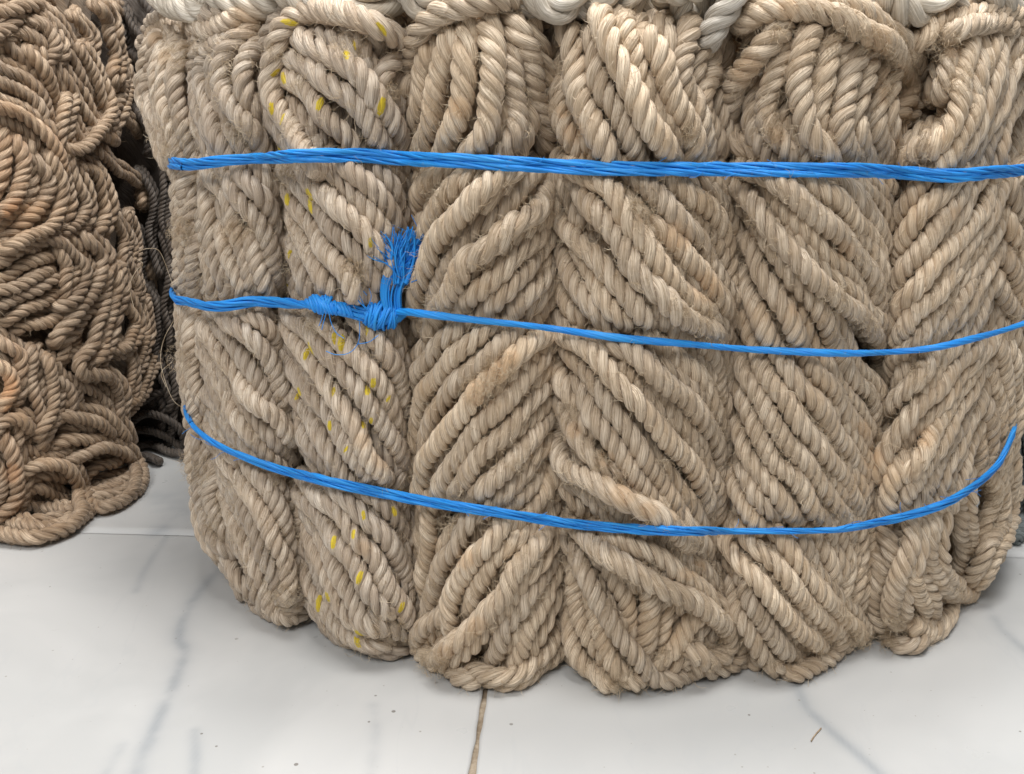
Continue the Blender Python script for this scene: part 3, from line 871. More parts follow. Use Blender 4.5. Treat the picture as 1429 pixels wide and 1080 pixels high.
# the pile on the left, split hank by hank
T_P = {
'a': """
22 1.2: 92,148 86,172 82,198 90,208 106,208 122,198 138,184 150,160 150,138 142,114
22 .9: 134,14 148,30 158,52 162,78 160,102 146,118
21 .1: 60,60 84,100 104,130 124,165 140,190
21 0: 84,62 100,84 118,112 134,150 142,180
21 .1: 106,66 124,92 136,120 142,150
21 .2: 40,72 55,90 68,116 84,146 108,184 120,200
21 -.3: 100,20 118,44 128,70 120,96
21 -.4: 60,20 78,40 92,62
21 -.2: 168,90 172,120 160,150 150,180
""",
'b': """
21 -.2: -14,46 4,58 28,75 50,92 70,104
22 .2: -16,84 0,94 30,108 52,130 64,160
22 .3: -16,108 0,118 35,132 55,156 68,184
23 .8 rope_rust: -16,136 0,145 30,160 56,184 75,210 92,238
22 .3: -16,160 10,172 34,186 54,206 70,232
22 0: 20,20 8,40 -10,52
22 0: 40,30 60,44 72,64 66,90
22 -.2: -14,10 10,20 32,18 50,8
22 0: 30,50 50,54 68,72
""",
'c': """
24 .2 rope_rust: 4,180 12,214 2,250 -14,280
24 .4 rope_rust: 20,192 33,222 28,260 10,290 -14,310
24 .6: 48,216 64,244 58,278 36,306 6,330
24 .7: 66,222 86,256 84,290 66,314 40,332 10,346
23 .5: 86,226 104,254 116,282 110,306 92,322
23 .3: 106,230 132,248 146,274 150,302 140,326
23 .2: 50,250 40,280 18,300 -12,322
""",
'd': """
22 .2: -16,372 4,362 24,352 50,345
23 .3: -16,392 4,384 30,371 64,358
23 .3: -14,412 6,404 34,393 66,378
23 .2: -6,428 18,418 48,405 76,390
22 .1: 10,446 30,437 58,425 82,406
22 .3: 60,336 84,342 104,358 112,382 108,408 92,432
22 .2: 70,350 90,370 92,396 82,420
22 -.2: 30,455 60,448 86,432
""",
'e': """
24 .9: 118,330 140,344 143,364 130,394 112,430 96,450 80,466
24 .8: 148,380 146,410 138,446 122,478 110,500 118,522
23 .3: 160,378 164,410 152,450 140,484 130,506
22 .1: 158,392 176,416 186,446 174,478 150,492
21 -.2: 100,462 84,490 74,512
22 -.1: 92,500 106,490 124,496 130,514
""",
'f': """
19 -.3: 136,210 162,226 184,250 198,264
19 -.4: 162,154 184,180 196,214 202,248 196,280
19 -.5: 202,276 216,262 226,246 220,226 208,222
19 -.6: 180,306 189,338 183,374 189,404 184,430
19 -.7: 214,446 216,494 208,528 200,552 178,568
19 -.9: 176,20 192,46 200,80 196,116
19 -.9: 158,8 176,24 190,20
19 -.7: 158,300 170,330 168,360 174,392
19 -.8: 196,420 200,460 192,500 180,530
19 -.9: 206,120 200,160 206,200
19 -.9: 180,130 186,160 200,180 210,210
19 -.9: 205,290 212,330 208,370 214,410 210,440
19 -.8: 164,480 180,500 186,530 176,552
""",
'g': """
23 .5: 42,490 46,520 48,552 56,586 54,622
23 .4: 64,506 76,530 80,556 68,580 60,606
23 .3 rope_rust: -14,470 10,482 28,498 30,524 18,552
23 .3 rope_rust: -14,500 8,516 16,540 6,566
22 .4: 88,560 104,566 130,573 154,588 172,606
22 .3: 104,512 128,524 154,531 168,556 158,580
22 .2: 60,594 84,582 108,580 136,594 158,606
22 .2: 74,626 96,616 118,612 144,612
22 .1: -10,570 14,580 30,600 28,622
22 .1: 86,530 96,548 110,560
22 0: 100,540 126,552 148,560
22 .2: -12,602 10,590 30,584 44,596
22 0: 84,600 110,598 130,606
""",
'h': """
23 .8: 100,644 122,630 146,622 172,632 187,658 182,686 164,700 144,706
22 .2: 116,664 138,652 166,644
22 .2: 120,682 146,674 174,666
22 .1: 120,700 146,692 170,686
23 .9: 38,656 64,648 92,650 110,678 110,714 92,738 60,748 20,748 -14,742
22 .2: 36,680 62,684 92,694
22 .2: 22,702 56,706 90,714
22 .1: 4,724 44,728 84,728
23 .6 rope_rust: 2,604 22,640 24,676 14,708 -6,726
22 .2: -14,640 4,660 6,690 -12,706
22 0: 30,620 52,636 76,634 100,628
22 0: 40,668 56,664 80,668
""",
}
# dull rope standing in the dark between the bales
T_BK = """
19 0: 168,8 186,40 214,70 232,110
19 0: 196,-4 216,30 232,70 240,110
19 0: 186,76 206,110 226,150 236,196
19 0: 204,60 196,110 212,160 206,210
19 0: 176,130 200,168 222,206 236,246
19 0: 216,210 232,250 226,300 238,350
19 0: 196,240 214,280 208,330 222,380
19 0: 178,300 200,340 196,390 210,440
19 0: 228,330 238,380 230,430 240,480
19 0: 206,400 222,440 216,490 230,530
19 0: 186,440 200,480 196,520 210,560
19 0: 236,500 244,540 238,570
19 0: 236,150 224,190 238,230
19 0: 240,260 232,300 244,340
19 0: 240,400 250,440 244,480
19 0: 140,0 160,20 172,50 164,90
"""
BALE.top = 0.565
BACK = Mass(-1.15 * H, 3.75 * H, 0.70 * H, 0.80 * H, 0.9, 0.06, 0.03, 0.1, 0.03, 0.009)
SLATE = Mass(1.97 * H, 2.78 * H, 0.75 * H, 0.75 * H, 0.36, 0.06, 0.03, 0.1, 0.05, 0.009)
CROWN = Mass(0.20 * H, 2.42 * H, 1.01 * H, 0.82 * H, 0.95, 0.05, 0.0, 0.1, 0.03, 0.009)
T_BK2 = """
22 .3 rope_dark: 184,590 200,578 226,580 250,596 262,620
22 .2 rope_dark: 176,606 200,600 226,604 250,622
22 .1 rope_dark: 184,624 210,620 238,630 262,636
22 0 rope_dark: 196,560 220,548 246,552 270,566
22 .4 rope_dark: 190,640 206,634 220,644
22 0 rope_dark: 226,524 236,550 240,590 236,620
22 0 rope_dark: 256,540 262,570 262,610
22 0 rope_dark: 212,530 226,560 226,600
"""
T_SL = """
24 0: 1400,600 1420,640 1424,690 1412,740
24 .2: 1412,560 1432,600 1440,660 1436,720
24 .1: 1424,540 1446,580 1456,640 1452,700
24 0: 1404,660 1420,700 1434,735
24 0: 1436,700 1430,730 1416,752
24 0: 1396,560 1410,590 1412,630
24 0: 1436,500 1450,540 1462,600
"""
T_W = {
'a': "44 0 nb: 196,-36 218,-12 246,4 276,8 304,0 330,-20\n40 -.3 nb: 214,-40 240,-24 270,-18 300,-30\n42 .2 nb: 292,-34 310,-8 340,6 372,2 396,-18",
'b': "54 .3 nb: 384,-34 412,-12 450,2 498,2 540,-10 566,-34\n46 -.2 nb: 420,-40 460,-30 500,-28 540,-40",
'c': "40 .5 nb: 560,-36 566,-12 582,8 606,8 622,-12\n36 0 nb: 600,-30 630,-12 660,-14 690,-30",
'd': "36 .3 nb: 688,-26 702,-4 724,8 748,2 760,-20\n36 .4 nb: 748,-24 760,4 778,16 798,6 806,-20\n36 .3 nb: 796,-22 808,6 824,12 842,0 848,-22\n34 0 nb: 846,-24 854,4 868,12 884,0 888,-20\n34 -.4 nb: 884,-20 900,0 920,8 940,-4",
'e': "34 .3 nb: 946,-24 955,0 960,18 958,28\n38 .9 nb: 1028,-26 1020,-4 1008,20 992,46\n38 .2 nb: 900,-30 930,-12 970,-12 1010,-26\n36 0 nb: 975,-20 985,0 990,14",
'f': "40 -.1 nb: 1040,-36 1080,-16 1130,-14 1175,-26\n42 .2 nb: 1130,-30 1168,-8 1206,-4 1240,-22\n44 .3 nb: 1228,-30 1240,0 1266,14 1298,8 1314,-18",
'g': "40 .2 nb: 1308,-26 1330,-4 1356,0 1376,-24\n46 .4 nb: 1366,-26 1386,2 1416,20 1450,26\n40 0 nb: 1400,-40 1430,-12 1460,4",
}

HANKS = []
def hank(key, mass, edge, txt, lay, mat, label, cat='rope hank', group=None, fib='fibre', scale=1.0):
    n0 = len(ROPES)
    add_ropes(key, mass, edge, parse(txt), lay, mat, scale)
    HANKS.append(dict(key=key, ropes=ROPES[n0:], label=label, cat=cat, group=group, mass=mass, mat=mat, fib=fib))

G1 = 'hanks of sisal rope tied into the bale'
hank('h0', BALE, 'h0', T_H0, 1, 'rope_grey', 'fuzzy beige rope hank seen edge-on at the left end of the tied bale', group=G1)
hank('h1', BALE, 'h1', T_H1, 1, 'rope_grey', 'greyish rope hank between the edge-on hank and the yellow-flecked one', group=G1)
hank('h2', BALE, 'h2', T_H2, 1, 'rope_grey', 'sisal rope hank flecked with yellow yarn, under the knot of the blue twine', group=G1)
hank('h3', BALE, 'h3', T_H3, -1, 'rope', 'beige rope hank just right of the blue knot, turns rising to the right', group=G1)
hank('h4', BALE, 'h4', T_H4, 1, 'rope', 'sisal rope hank at the front centre, ending in a curled open loop on the floor', group=G1)
hank('h5', BALE, 'h5', T_H5, 1, 'rope', 'sisal rope hank right of the curled loop, a thick frayed rope arching over it', group=G1)
hank('h6', BALE, 'h6', T_H6, -1, 'rope', 'beige sisal rope hank near the right end of the bale with turns leaning right', group=G1)
hank('h7', BALE, 'h7', T_H7, 1, 'rope', 'narrow rope hank on the far right edge of the tied bale, curving away', group=G1)
G2 = 'tangled hanks in the brown pile at the left'
_add = add_ropes
def add_ropes(key, mass, hk, traces, lay, mat, scale=1.0, tuck=True):
    if mass is PILE:
        out = []
        for w, layer, flags, P in traces:
            out.append((w * rng.uniform(0.92, 1.15), layer + rng.uniform(-0.2, 0.5), flags, [(x + rng.normal(0, 3.0), y + rng.normal(0, 3.0)) for x, y in P]))
        traces = out
    return _add(key, mass, hk, traces, lay, mat, scale, tuck)
PL = dict(a='brown rope hank with an open loop hanging out, upper part of the left pile',
          b='brown rope hank of arched turns with one rusty orange turn, upper left corner',
          c='rust stained rope hank with thick downward curving turns in the left pile',
          d='brown rope hank of flat fanned turns at the left edge, below the rusty one',
          e='frayed pale rope hank hanging slantwise in the middle of the left pile',
          f='dark brown loose rope hank dangling on the shaded inner side of the left pile',
          g='brown rope hank of bunched short loops, just above the lowest hank of the left pile',
          h='brown rope hank with round loops resting on the tiles under the left pile')
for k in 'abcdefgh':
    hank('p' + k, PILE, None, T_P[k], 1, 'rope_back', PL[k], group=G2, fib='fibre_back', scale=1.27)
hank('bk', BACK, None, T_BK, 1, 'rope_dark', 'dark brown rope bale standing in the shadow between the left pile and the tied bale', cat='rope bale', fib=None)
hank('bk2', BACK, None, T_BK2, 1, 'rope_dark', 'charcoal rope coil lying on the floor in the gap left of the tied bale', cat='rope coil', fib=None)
hank('sl', SLATE, None, T_SL, 1, 'rope_slate', 'slate grey rope bale just showing behind the right end of the tied bale', cat='rope bale', fib=None)
WL = dict(a='two thick dirty white rope turns lying on the bale at the upper left',
          b='thickest smooth white rope lying above the yellow-flecked arching rope',
          c='bluish white rope end in the dark gap behind the first arching rope',
          d='cream white rope hank of four rounded loops on top of the bale, centre',
          e='white rope hank with one short end hanging down to the right, top centre',
          f='pale rope hank behind the frayed arching rope, with a rounded grey loop',
          g='white rope hank on the bale in the upper right corner')
for k in 'abcdefg':
    hank('w' + k, CROWN, None, T_W[k], 1, 'rope_white', WL[k], cat='white rope', group='white ropes lying on top of the bale', fib=None)

for keys in (('h0', 'h1', 'h2', 'h3', 'h4', 'h5', 'h6', 'h7'), ('pa', 'pb', 'pc', 'pd', 'pe', 'pf', 'pg', 'ph'), ('bk', 'bk2'), ('wa', 'wb', 'wc', 'wd', 'we', 'wf', 'wg')):
    relax([r for r in ROPES if r.key in keys], 22 if keys[0] == 'h0' else 12)

# stains and yellow tracer yarn: (x, y, radius px)
STAIN = [(695, 520, 30), (668, 548, 30), (712, 500, 20), (800, 185, 22), (785, 155, 14), (1045, 100, 34), (1082, 188, 22), (900, 300, 16), (868, 690, 26), (905, 712, 18), (845, 640, 18), (800, 600, 16), (650, 780, 20), (665, 875, 20), (620, 915, 20),
         (325, 325, 26), (340, 318, 20), (975, 792, 16), (960, 800, 14), (1250, 118, 40), (1225, 60, 30), (1218, 640, 22), (1205, 600, 20), (945, 330, 30), (985, 400, 30), (640, 150, 22), (1110, 430, 14), (1180, 350, 20), (1330, 70, 16), (1337, 300, 16), (1290, 610, 22), (215, 50, 20), (228, 80, 16), (345, 28, 34), (248, 320, 14), (535, 640, 22), (505, 615, 16), (508, 765, 18), (882, 730, 14), (1425, 90, 22), (1100, 12, 20), (1000, 20, 0),
         (30, 300, 34), (60, 290, 20), (10, 540, 24), (15, 660, 20)]
YEL = [(409, 33, 9), (530, 45, 9), (376, 154, 7), (389, 105, 7), (448, 140, 8), (488, 72, 8), (534, 152, 9), (397, 275, 8), (429, 280, 9), (401, 350, 6), (397, 388, 7), (520, 342, 6), (472, 480, 9), (463, 470, 7), (427, 488, 8), (508, 455, 8), (462, 541, 8), (517, 540, 7), (513, 590, 6), (456, 597, 6), (412, 548, 6), (500, 803, 8), (450, 835, 8), (440, 850, 7), (497, 890, 8), (564, 852, 7), (555, 715, 7), (461, 752, 7), (510, 722, 6), (488, 745, 6), (385, 205, 8), (390, 160, 7), (558, 690, 5), (480, 625, 5), (546, 560, 5)]

allP = np.vstack([r.P for r in ROPES if r.mass is BALE]); allR = np.concatenate([np.full(len(r.P), r.R) for r in ROPES if r.mass is BALE])
allpx = project(allP); allt = np.linalg.norm(allP - ORG, axis=1) - allR

def hair_geo(G, p0, d0, length, rad, curl, nseg=4, sides=3):
    p = np.array(p0); d = np.array(d0); pts = [p.copy()]
    for i in range(nseg):
        d = d + rng.normal(0, curl, 3); d /= np.linalg.norm(d)
        p = p + d * length / nseg; pts.append(p.copy())
    P = np.array(pts)
    if P[:, 2].min() < 0.0005: P[:, 2] = np.maximum(P[:, 2], 0.0005)
    G.tube(P, np.linspace(rad, rad * 0.4, len(P)), sides)
def on_surface(px, py, keys=None):
    d = np.hypot(allpx[:, 0] - px, allpx[:, 1] - py)
    m = d < 14
    if not m.any(): m = d < d.min() + 3
    t = allt[m].min()
    return ORG + ray(px, py) * t

FRAY = [  # x, y, radius px, count, hair length mm, hank
 (1080, 185, 18, 170, 7, 'h5'), (1085, 46, 12, 90, 8, 'h5'), (1225, 55, 30, 260, 9, 'h5'), (1250, 110, 30, 240, 9, 'h5'), (1160, 60, 14, 60, 8, 'h5'), (1195, 45, 20, 80, 10, 'h5'),
 (900, 300, 13, 90, 12, 'h4'), (885, 285, 8, 60, 14, 'h4'), (948, 428, 16, 120, 7, 'h4'), (840, 645, 14, 110, 9, 'h4'), (868, 665, 12, 60, 8, 'h4'), (790, 575, 16, 100, 8, 'h4'), (930, 645, 10, 40, 8, 'h4'), (860, 952, 16, 160, 8, 'h4'), (960, 190, 14, 110, 9, 'h4'), (745, 190, 10, 60, 9, 'h4'), (925, 915, 12, 70, 7, 'h4'), (990, 440, 14, 90, 8, 'h4'),
 (695, 515, 26, 240, 8, 'h3'), (665, 545, 24, 220, 8, 'h3'), (605, 925, 20, 200, 9, 'h3'), (608, 265, 20, 160, 9, 'h3'), (645, 695, 14, 80, 8, 'h3'), (620, 730, 14, 90, 12, 'h3'), (590, 820, 20, 120, 6, 'h3'), (720, 650, 10, 50, 9, 'h3'),
 (495, 378, 20, 200, 10, 'h2'), (445, 450, 24, 160, 10, 'h2'), (490, 62, 24, 200, 10, 'h2'), (548, 128, 14, 140, 8, 'h2'), (405, 180, 14, 70, 8, 'h2'), (415, 120, 10, 70, 7, 'h2'), (545, 880, 26, 240, 6, 'h2'), (395, 245, 14, 90, 10, 'h2'), (385, 72, 10, 60, 10, 'h2'),
 (330, 320, 22, 180, 7, 'h1'), (345, 185, 20, 160, 7, 'h1'), (400, 835, 22, 200, 8, 'h1'), (330, 190, 14, 100, 7, 'h1'), (350, 28, 30, 160, 9, 'h1'), (235, 40, 24, 160, 9, 'h1'), (352, 630, 20, 60, 6, 'h1'), (270, 330, 16, 90, 6, 'h1'), (385, 665, 14, 90, 7, 'h1'),
 (250, 320, 18, 200, 7, 'h0'), (245, 80, 22, 240, 9, 'h0'), (235, 190, 30, 240, 7, 'h0'), (275, 650, 26, 300, 8, 'h0'), (250, 500, 20, 160, 6, 'h0'), (235, 215, 12, 60, 14, 'h0'), (300, 740, 22, 160, 7, 'h0'),
 (1200, 890, 18, 160, 8, 'h5'), (1190, 850, 20, 200, 6, 'h5'), (1165, 420, 24, 160, 6, 'h5'), (1220, 450, 18, 120, 7, 'h5'), (1240, 300, 14, 80, 6, 'h5'), (1240, 893, 14, 120, 8, 'h6'), (1335, 244, 9, 70, 9, 'h6'), (1250, 238, 5, 25, 6, 'h5'), (1245, 870, 14, 120, 9, 'h6'), (1290, 485, 14, 90, 8, 'h6'), (1280, 520, 16, 90, 8, 'h6'),
 (1320, 60, 22, 160, 10, 'h6'), (1335, 110, 26, 120, 9, 'h6'), (1280, 210, 26, 200, 7, 'h6'), (1350, 230, 30, 160, 7, 'h6'), (1420, 90, 16, 120, 10, 'h6'), (1330, 690, 18, 80, 7, 'h6'), (1385, 380, 16, 90, 7, 'h7'), (1390, 690, 18, 120, 7, 'h7'), (1400, 250, 20, 80, 8, 'h7'), (1380, 740, 30, 160, 7, 'h7')]

def build_hank(h):
    rp = h['ropes']
    allp = np.vstack([r.P for r in rp])
    c = allp.mean(0); base = (float(c[0]), float(c[1]), float(max(0.0, allp[:, 2].min() - RR)))
    root = empty({'rope hank': 'rope_hank', 'rope bale': 'rope_bale', 'rope coil': 'rope_coil', 'white rope': 'white_rope'}[h['cat']], base)
    tag(root, h['label'], h['cat'], h['group'])
    main = h['mass'] is BALE
    fill = Geo()
    hair = Geo()
    for r in rp:
        sides, pp = (14, 18) if main else ((12, 15) if h['mass'] is PILE else (10, 12))
        if h['cat'] == 'white rope': sides, pp = 16, 18
        G = rope_geo(r.P, r.R, r.lay, r.phase, sides, pp, plump=0.495, pitch_f=1.9 if h['cat'] != 'white rope' else 2.6)
        V, F, U = G.arrays()
        px = project(V)
        dep = np.linalg.norm(V - ORG, axis=1)
        stain = np.zeros(len(V)); tr = np.zeros(len(V))
        for (x, y, q) in STAIN:
            if q: stain = np.maximum(stain, np.exp(-((px[:, 0] - x) ** 2 + (px[:, 1] - y) ** 2) / (q * q)))
        if h['key'] == 'h2':
            for (x, y, q) in YEL:
                dd = np.hypot(px[:, 0] - x, px[:, 1] - y)
                k = np.argmin(dd + (dep - dep.min()) * 0)
                if dd[k] > 7: continue
                near = np.where(dd < 6)[0]
                k = near[np.argmin(dep[near])] if len(near) else k
                # only if this rope is the front one here
                dz = np.hypot(allpx[:, 0] - x, allpx[:, 1] - y) < 12
                if dz.any() and dep[k] > allt[dz].min() + r.R * 1.3: continue
                st = np.floor(U[k, 0]); du = (U[:, 0] - U[k, 0]) * 2 * math.pi * r.R * 0.5; dv = U[:, 1] - U[k, 1]
                m = np.floor(U[:, 0]) == st
                val = np.exp(-((du + dv * 0.35) / (q * 0.00034)) ** 2 - (dv / (q * 0.00066)) ** 2)
                tr = np.where(m, np.maximum(tr, val * 1.15), tr)
        mesh_obj('rope_turn', V, F, M[r.mat], root, U, {'stain': stain, 'tracer': tr})
        # the turns lying underneath
        if h['cat'] in ('rope hank', 'rope bale'):
            T = np.gradient(r.P, axis=0); T /= np.linalg.norm(T, axis=1)[:, None] + 1e-9
            vw = r.P - ORG; vw /= np.linalg.norm(vw, axis=1)[:, None]
            sd = np.cross(T, vw); sd /= np.linalg.norm(sd, axis=1)[:, None] + 1e-9
            for lv, sh in ((1.8, 1.0), (3.4, -0.7)):
                if lv > 2 and not main: continue
                P2 = r.P + vw * (r.R * lv) + sd * (r.R * sh)
                P2[:, 2] = np.maximum(P2[:, 2], r.R)
                g = rope_geo(P2, r.R, r.lay, r.phase + 2, 8, 10)
                V, F, U = g.arrays(); fill.raw(V, F, U)
        # stray fibres
        if h['fib']:
            L = np.linalg.norm(np.diff(r.P, axis=0), axis=1).sum()
            dens = 1900 if main else 800
            T = np.gradient(r.P, axis=0); T /= np.linalg.norm(T, axis=1)[:, None] + 1e-9
            fuzz = rng.uniform(0.4, 1.6)
            for _ in range(int(L * dens * fuzz)):
                i = rng.integers(0, len(r.P)); t = T[i] * rng.choice((-1, 1))
                vw = r.P[i] - ORG; vw /= np.linalg.norm(vw)
                o = rng.normal(0, 1, 3) - vw * 0.7; o -= T[i] * o.dot(T[i]); o /= np.linalg.norm(o)
                hair_geo(hair, r.P[i] + o * r.R * 0.93, t * 0.75 + o * rng.uniform(0.2, 1.2), rng.uniform(0.003, 0.012), rng.uniform(0.00011, 0.00023), 0.45, 3)
    if h['fib'] and main:
        for (x, y, rr, n, ln, key) in FRAY:
            if key != h['key']: continue
            ctr = on_surface(x, y)
            d2 = ((allp - ctr) ** 2).sum(1)
            for _ in range(int(n * 1.05)):
                a = rng.uniform(0, 6.28); q = rr * math.sqrt(rng.uniform())
                p = on_surface(x + q * math.cos(a), y + q * math.sin(a))
                d = rng.normal(0, 1, 3); d[1] -= 0.35
                d /= np.linalg.norm(d)
                hair_geo(hair, p + ray(x, y) * 0.001, d, ln * 0.001 * rng.uniform(0.5, 1.4), rng.uniform(0.00009, 0.00019), 0.6, 4)
    dummy = lambda n: {'stain': np.zeros(n), 'tracer': np.zeros(n)}
    if fill.n:
        V, F, U = fill.arrays(); o = mesh_obj('inner_turns', V, F, M[h['mat']], root, U, dummy(len(V))); o['kind'] = 'stuff'
    if hair.n:
        V, F, U = hair.arrays(); o = mesh_obj('loose_fibres', V, F, M[h['fib']], root, U); o['kind'] = 'stuff'
    h['root'] = root
    if main:
        for _ in range(9):
            r = rp[rng.integers(0, len(rp))]; i = rng.integers(0, len(r.P)); p = project(r.P[i:i + 1])[0]
            if not (190 < p[0] < 1440 and 10 < p[1] < 960): continue
            G = Geo(); a = rng.uniform(0, 6.28); q = [p.copy()]
            for k in range(4):
                a += rng.normal(0, 0.6); q.append(q[-1] + 9 * np.array([math.cos(a), math.sin(a)]))
            P = spline(np.array([on_surface(x, y) - ray(x, y) * 0.0015 for x, y in q]), 0.003)
            if np.abs(np.diff(np.linalg.norm(P - ORG, axis=1))).max() > 0.004: continue
            G.tube(P, np.linspace(0.00019, 0.00012, len(P)), 4)
            V, F, U = G.arrays(); mesh_obj('fibre', V, F, M['fibre'], root, U)

def core(mass, inset, z1, parent, mat):  # added solid hull inside a bale, blocks light leaking through the gaps
    nz, na = 40, 96
    z = np.linspace(0.004, z1, nz); a = np.linspace(0, 2 * math.pi, na, endpoint=False)
    zz, aa = np.meshgrid(z, a, indexing='ij')
    g = mass.g(zz) * (1 - inset / mass.a) + 0.006 * np.sin(aa * 45 + zz * 120) / mass.a
    V = np.stack([mass.cx + mass.a * g * np.cos(aa), mass.cy + mass.b * g * np.sin(aa), zz], 2).reshape(-1, 3)
    i, j = np.meshgrid(np.arange(nz - 1), np.arange(na), indexing='ij')
    A = (i * na + j).ravel(); B = (i * na + (j + 1) % na).ravel()
    F = np.stack([A, B, B + na, A + na], 1)
    # top and bottom closed by quads across
    caps = []
    for k in (0, nz - 1):
        for q in range(na // 2 - 1):
            caps.append([k * na + q, k * na + q + 1, k * na + (na - q - 2), k * na + (na - q - 1)])
    F = np.vstack([F, np.array(caps)])
    U = np.stack([aa.ravel() * 6, zz.ravel()], 1)
    o = mesh_obj('light_block_core', V, F, mat, parent, U, {'stain': np.zeros(len(V)), 'tracer': np.zeros(len(V))})
    o['kind'] = 'stuff'

for h in HANKS: build_hank(h)
byk = {h['key']: h['root'] for h in HANKS}
core(BALE, 0.115, 0.525, byk['h4'], M['rope'])
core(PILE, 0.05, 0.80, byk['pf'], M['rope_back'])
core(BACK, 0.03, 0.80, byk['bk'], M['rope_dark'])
core(SLATE, 0.03, 0.36, byk['sl'], M['rope_slate'])
cc = Mass(CROWN.cx, CROWN.cy, CROWN.a, CROWN.b, 0.9, 0.05, 0, 0.1, 0.03, 0)
def crown_core():  # added body behind the white ropes, keeps the bright world out of the gaps
    nz, na = 12, 80
    z = np.linspace(0.545, 0.62, nz); a = np.linspace(0, 2 * math.pi, na, endpoint=False)
    zz, aa = np.meshgrid(z, a, indexing='ij')
    g = 0.86 + 0.012 * np.sin(aa * 37 + zz * 90)
    V = np.stack([cc.cx + cc.a * g * np.cos(aa), cc.cy + cc.b * g * np.sin(aa), zz], 2).reshape(-1, 3)
    i, j = np.meshgrid(np.arange(nz - 1), np.arange(na), indexing='ij')
    A = (i * na + j).ravel(); B = (i * na + (j + 1) % na).ravel()
    F = np.stack([A, B, B + na, A + na], 1)
    caps = [[k * na + q, k * na + q + 1, k * na + (na - q - 2), k * na + (na - q - 1)] for k in (0, nz - 1) for q in range(na // 2 - 1)]
    F = np.vstack([F, np.array(caps)])
    U = np.stack([aa.ravel() * 6, zz.ravel()], 1)
    o = mesh_obj('light_block_core', V, F, M['rope_back'], byk['wd'], U, {'stain': np.zeros(len(V)), 'tracer': np.zeros(len(V))})
    o['kind'] = 'stuff'
crown_core()

# ------------------------------------------------------------------ blue twine
TW = FPX / (1.62 * H)       # photo pixels per metre at the bale's front
def band_path(name, half_px, x0=None, x1=None, close=True):
    P = spline(BAND_PX[name], 6.0)
    if x0 is not None: P = P[P[:, 0] >= x0]
    if x1 is not None: P = P[P[:, 0] <= x1]
    t = np.zeros(len(P))
    for i, (x, y) in enumerate(P):
        m = (np.abs(allpx[:, 0] - x) < 12) & (np.abs(allpx[:, 1] - y) < 13)
        t[i] = np.percentile(allt[m], 4) if m.any() else np.nan
    ok = ~np.isnan(t); t = np.interp(np.arange(len(t)), np.where(ok)[0], t[ok])
    # taut: bridge the hollows
    w = 5
    tp = np.pad(t, (w, w), mode='edge'); tm = np.array([tp[i:i + 2 * w + 1].min() for i in range(len(t))])
    k = np.exp(-np.linspace(-2, 2, 15) ** 2); k /= k.sum()
    ts = np.convolve(np.pad(tm, (7, 7), mode='edge'), k, 'valid')
    ts = ts - half_px / TW * 0.75
    pts = np.array([ORG + ray(x, y) * tt for (x, y), tt in zip(P, ts)])
    if close:
        a0 = math.atan2((pts[0, 1] - BALE.cy) / BALE.b, (pts[0, 0] - BALE.cx) / BALE.a)
        a1 = math.atan2((pts[-1, 1] - BALE.cy) / BALE.b, (pts[-1, 0] - BALE.cx) / BALE.a)
        def rad(p): return math.hypot((p[0] - BALE.cx) / BALE.a, (p[1] - BALE.cy) / BALE.b)
        if a0 > 0: a0 -= 2 * math.pi
        # from a1 up through the back (pi/2) round to a0 + 2 pi
        aa = np.linspace(a1, a0 + 2 * math.pi, 90)[1:-1]
        w_ = np.clip(np.minimum(np.arange(90), 89 - np.arange(90)) / 10.0, 0, 1)
        rr = (np.linspace(rad(pts[-1]), rad(pts[0]), 90) * (1 - w_) + 0.93 * w_)[1:-1]
        zz = np.linspace(pts[-1, 2], pts[0, 2], 90)[1:-1]
        back = np.stack([BALE.cx + BALE.a * rr * np.cos(aa), BALE.cy + BALE.b * rr * np.sin(aa), zz], 1)
        return pts, back
    return pts, None

def strand_pair(root, path, half_px, twist, sep=0.52, rfac=0.55, seg=None):
    """two loosely laid strands running side by side along path"""
    P = resample(path, 0.0022); n = len(P)
    T, _, _ = frames(P)
    up = np.array([0, 0, 1.0]) - T * T[:, 2:3]; up /= np.linalg.norm(up, axis=1)[:, None]
    out = np.cross(T, up)
    s = np.arange(n) * 0.0022
    hp = np.broadcast_to(half_px, (n,)) / TW if np.ndim(half_px) == 0 else np.interp(s / s[-1], np.linspace(0, 1, len(half_px)), half_px) / TW
    for k in (0, 1):
        a = twist(s) + k * math.pi
        off = (np.cos(a)[:, None] * up + 0.45 * np.sin(a)[:, None] * out) * (hp * sep)[:, None]
        C = P + off
        G = Geo()
        # a strand is five flat filaments
        for f in range(8):
            b = 2 * math.pi * f / 8 + s * 50 + k + 0.7 * np.sin(s * 34 + f * 1.7)
            Tc, Nc, Bc = frames(C)
            rad = np.cos(b)[:, None] * up + np.sin(b)[:, None] * out * 0.8
            q = C + rad * (hp * rfac * (0.62 + 0.07 * np.sin(s * 60 + f * 2.3)))[:, None]
            G.tube(q, hp * rfac * (0.40 + 0.04 * (f % 3)), 7, uid=f, ref=-rad)
        V, F, U = G.arrays()
        mesh_obj('twine_strand', V, F, M['blue'], root, U)

